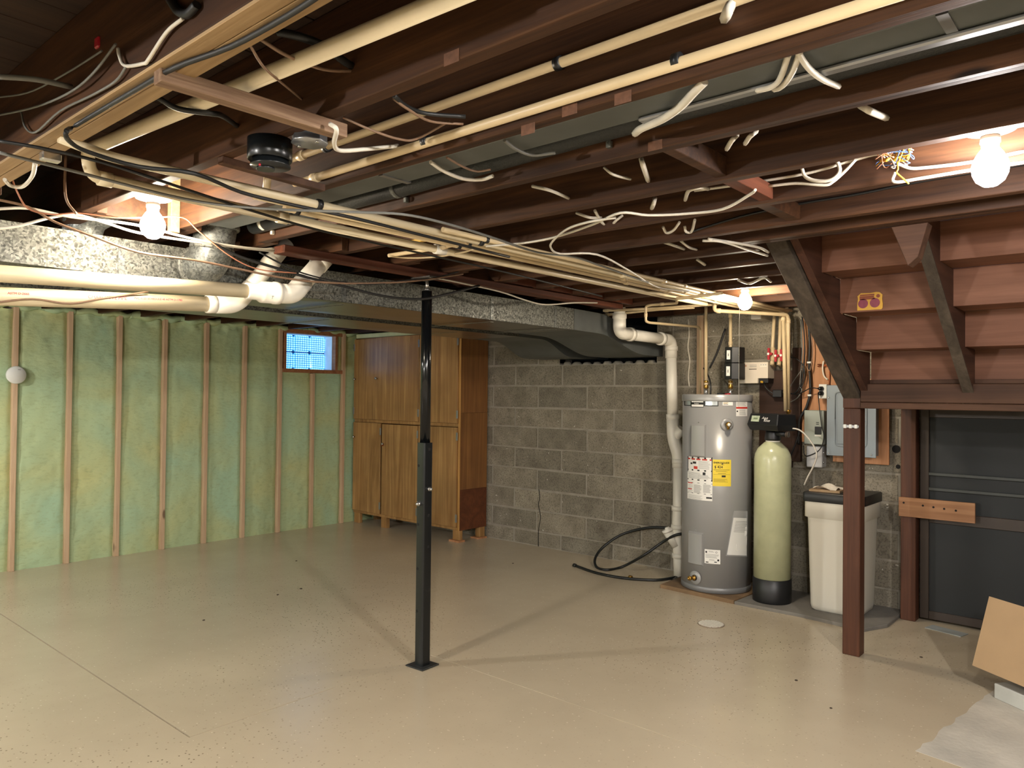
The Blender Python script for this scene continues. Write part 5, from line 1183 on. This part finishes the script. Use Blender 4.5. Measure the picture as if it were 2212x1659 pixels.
# left corner: cables over the ducts
def Xs(x, *q): return [PX(a, b, x) for a, b in q]
cable('white_cable', 'cream cable sagging over the duct, upper of the left pair', Xs(-2.98, (-20, 452), (60, 450), (150, 468), (290, 485), (400, 512), (480, 528), (560, 538), (592, 537)), .0055, CABLEW)
cable('white_cable', 'cream cable sagging over the duct, lower of the left pair', Xs(-2.99, (-20, 496), (40, 488), (110, 470), (165, 464), (230, 482), (300, 503), (420, 522), (520, 535), (592, 543)), .0055, CABLEW)
cable('twisted_wire', 'twisted brown pair crossing in front of duct and white elbows', Xs(-2.96, (-20, 428), (60, 447), (120, 480), (200, 510), (300, 545), (420, 562), (520, 582), (610, 600), (700, 610), (800, 612), (905, 606), (1000, 592)), .005, CABLEBR)
cable('black_cable', 'black cable bunch crossing the white elbows to the jack post', Xs(-2.97, (458, 525), (520, 555), (600, 580), (660, 598), (740, 618), (830, 640), (910, 646), (980, 632), (1035, 617)), .007, CABLEB)
cable('black_cable', 'thin black cable under the beam left of the jack post', Xs(-2.96, (560, 545), (640, 585), (720, 606), (800, 614), (880, 605), (940, 600), (1010, 580), (1040, 562)), .004, CABLEB)
cable('red_wire', 'thin copper red wire hanging from the doubled joist past the bulb', Xs(-2.93, (8, 362), (25, 385), (35, 410), (60, 450), (110, 463), (170, 460), (250, 470), (330, 470), (395, 470), (430, 500), (500, 555), (560, 582), (640, 590)), .003, CABLEO)
cable('brown_cable', 'brown cable hanging from the joist into the left bay', Xs(-2.92, (142, 335), (140, 400), (145, 435), (165, 462)), .005, CABLEBR)
cable('white_cable', 'thick white cable loop under the doubled joist at far left', Zs(2.12, (10, 388), (25, 402), (50, 402), (70, 380), (76, 352)), .006, CABLEW)
cable('white_cable', 'pale cable lying along the lower drain pipe and green wall top', Xs(-3.2, (-20, 655), (70, 646), (150, 656), (220, 645), (320, 630)), .004, CABLEBR)
cable('white_cable', 'pale cable sagging below the beam right of the jack post', Xs(-3.02, (925, 597), (1000, 612), (1080, 630), (1140, 650), (1180, 658), (1240, 654), (1290, 654)), .005, CABLEW)
pl_ = [PZ(840, 552, 2.12), PZ(900, 543, 2.12), PZ(960, 533, 2.125), PZ(1010, 522, 2.13)]
pipe('supply_pipe', 'short cream pipe stub below the joist left of the pipe bundle', pl_, .009, CPVC, 0, [(pl_[2], pl_[3]-pl_[2])], GP)
cable('white_cable', 'thin cream tube curving under the short pipe stub', Zs(2.11, (840, 553), (880, 557), (940, 555), (1000, 545), (1022, 538)), .0045, CPVC)
# upper left shadows
def Ys(y, *q): return [PY(a, b, y) for a, b in q]
ya_ = .66
cable('white_cable', 'white cable dropping from a hole in the dark joist at upper left', Ys(ya_, (395, 40), (360, 70), (320, 130), (310, 137), (270, 142), (258, 120), (255, 105)), .004, CABLEW)
cable('grey_cable', 'dim grey cable drooping across the dark joist at far upper left', Ys(ya_, (275, 140), (250, 175), (200, 205), (130, 240), (78, 285), (55, 275), (45, 240)), .003, CABLEG)
cable('grey_cable', 'dim grey cable swagging from the red tag to the left edge', Ys(ya_-.01, (250, 95), (200, 160), (150, 200), (80, 230), (0, 248), (-30, 250)), .003, CABLEG)
cable('grey_cable', 'dim grey cable rising from the left edge to the red tag', Ys(ya_-.01, (-20, 212), (60, 200), (140, 160), (220, 110)), .0025, CABLEG)
cable('black_cable', 'thick dark cable end at the top of the dark joist', Ys(ya_, (365, -5), (385, 25), (405, 30), (425, 10)), .009, CABLEB)
cable('grey_cable', 'flat grey strap across the dark bay at far left', [PY(-10, 165, .5), PY(80, 172, .58), PY(155, 188, .66)], .007, CABLEG)
# wiring around the panel
EW = 'wiring on the electrical wall'
cable('black_cable', 'thick black service cable with white clips running down the plywood', [PY(a, b, 5.69) for a, b in ((1746, 690), (1749, 740), (1748, 785), (1750, 820), (1750, 850), (1742, 880), (1728, 905), (1726, 935), (1725, 960))], .011, CABLEB, EW)
for (a, b) in ((1748, 783), (1749, 854)): 
    q = PY(a, b, 5.685); tag(MB().box((q.x-.014, 5.676, q.z-.007), (q.x+.014, 5.70, q.z+.007)).build('cable_clip', OUTW, None, .002), ('upper' if b < 800 else 'lower')+' white clip holding the thick black service cable', 'clip', 'white cable clips')
for k, (lb, q, mt, r) in enumerate((('black wire bundle left of the orange plywood, descending', ((1733, 685), (1738, 740), (1736, 790), (1730, 830), (1715, 850), (1690, 846)), CABLEB, .006), ('grey wire curving left of the orange plywood', ((1730, 690), (1733, 760), (1728, 830), (1732, 842), (1722, 860), (1700, 872)), CABLEG, .004), ('black wire from pipes sagging behind the tall drops', ((1703, 770), (1722, 776), (1735, 790), (1738, 815), (1728, 845)), CABLEB, .005), ('brown wire hanging down the orange plywood', ((1752, 720), (1755, 760), (1750, 800), (1740, 790)), CABLEBR, .004), ('grey wire slanting across dark plywood', ((1738, 790), (1715, 822), (1706, 838)), CABLEG, .003), ('black cord running left below the softener head', ((1727, 935), (1718, 960), (1706, 990)), CABLEB, .006))):
    cable('wall_wire', lb, [PY(a, b, 5.66) for a, b in q], r, mt, EW)
cable('electric_lead', 'black power cord from the upper outlet plug to the softener', [Vector((OUT.x, OUT.y, OZ1)), PY(1752, 838, 5.63), PY(1738, 845, 5.64), PY(1720, 852, 5.66), PY(1700, 848, 5.66), PY(1680, 848, 5.68)], .004, CABLEB, EW)
cable('electric_lead', 'black power cord hanging from the lower outlet plug over the boxes', [Vector((OUT.x, OUT.y, OZ0)), PY(1770, 880, 5.56), PY(1775, 920, 5.56), PY(1780, 945, 5.56), PY(1770, 972, 5.57), PY(1745, 985, 5.58), PY(1737, 980, 5.59), PY(1736, 962, 5.6)], .004, CABLEB, EW)
cable('electric_lead', 'black cord from the heater top rising behind the boxed valves', [PY(1520, 795, 5.5), PY(1530, 812, 5.48), PY(1535, 830, 5.42), Vector((PY(1535, 845, 5.42).x, 5.42, HZ1-.004))], .006, CABLEB, EW)
cable('electric_lead', 'black cable slanting down the block wall to the heater', [PY(1567, 710, 5.70), PY(1550, 760, 5.69), PY(1533, 795, 5.68)], .008, CABLEB, EW)
cable('electric_lead', 'black cord looping under the beige control box', [PY(1650, 826, 5.66), PY(1655, 838, 5.66), PY(1670, 850, 5.67), PY(1690, 850, 5.68)], .006, CABLEB, EW)
tag(MB().box((PY(1672, 850, 5.69).x, 5.66, PY(1672, 858, 5.69).z), (PY(1692, 850, 5.69).x, 5.715, PY(1672, 842, 5.69).z)).build('power_adapter', BLACKM, None, .004), 'black power adapter block on the dark plywood under the pipes', 'adapter')
cable('white_cable', 'white cable loop hanging on orange plywood beside the stringer', [PY(a, b, 5.69) for a, b in ((1779, 780), (1777, 795), (1780, 812), (1788, 820))], .006, CABLEW, EW)
for k, q in enumerate((((1766, 787), (1795, 790)), ((1766, 791), (1790, 795), (1791, 835)))):
    cable('copper_tube', ('upper straight' if k == 0 else 'lower bent')+' bare copper tube on the plywood beside the stringer', [PY(a, b, 5.70) for a, b in q], .004, COPPER, 'copper tubes on the plywood', cat='tube')
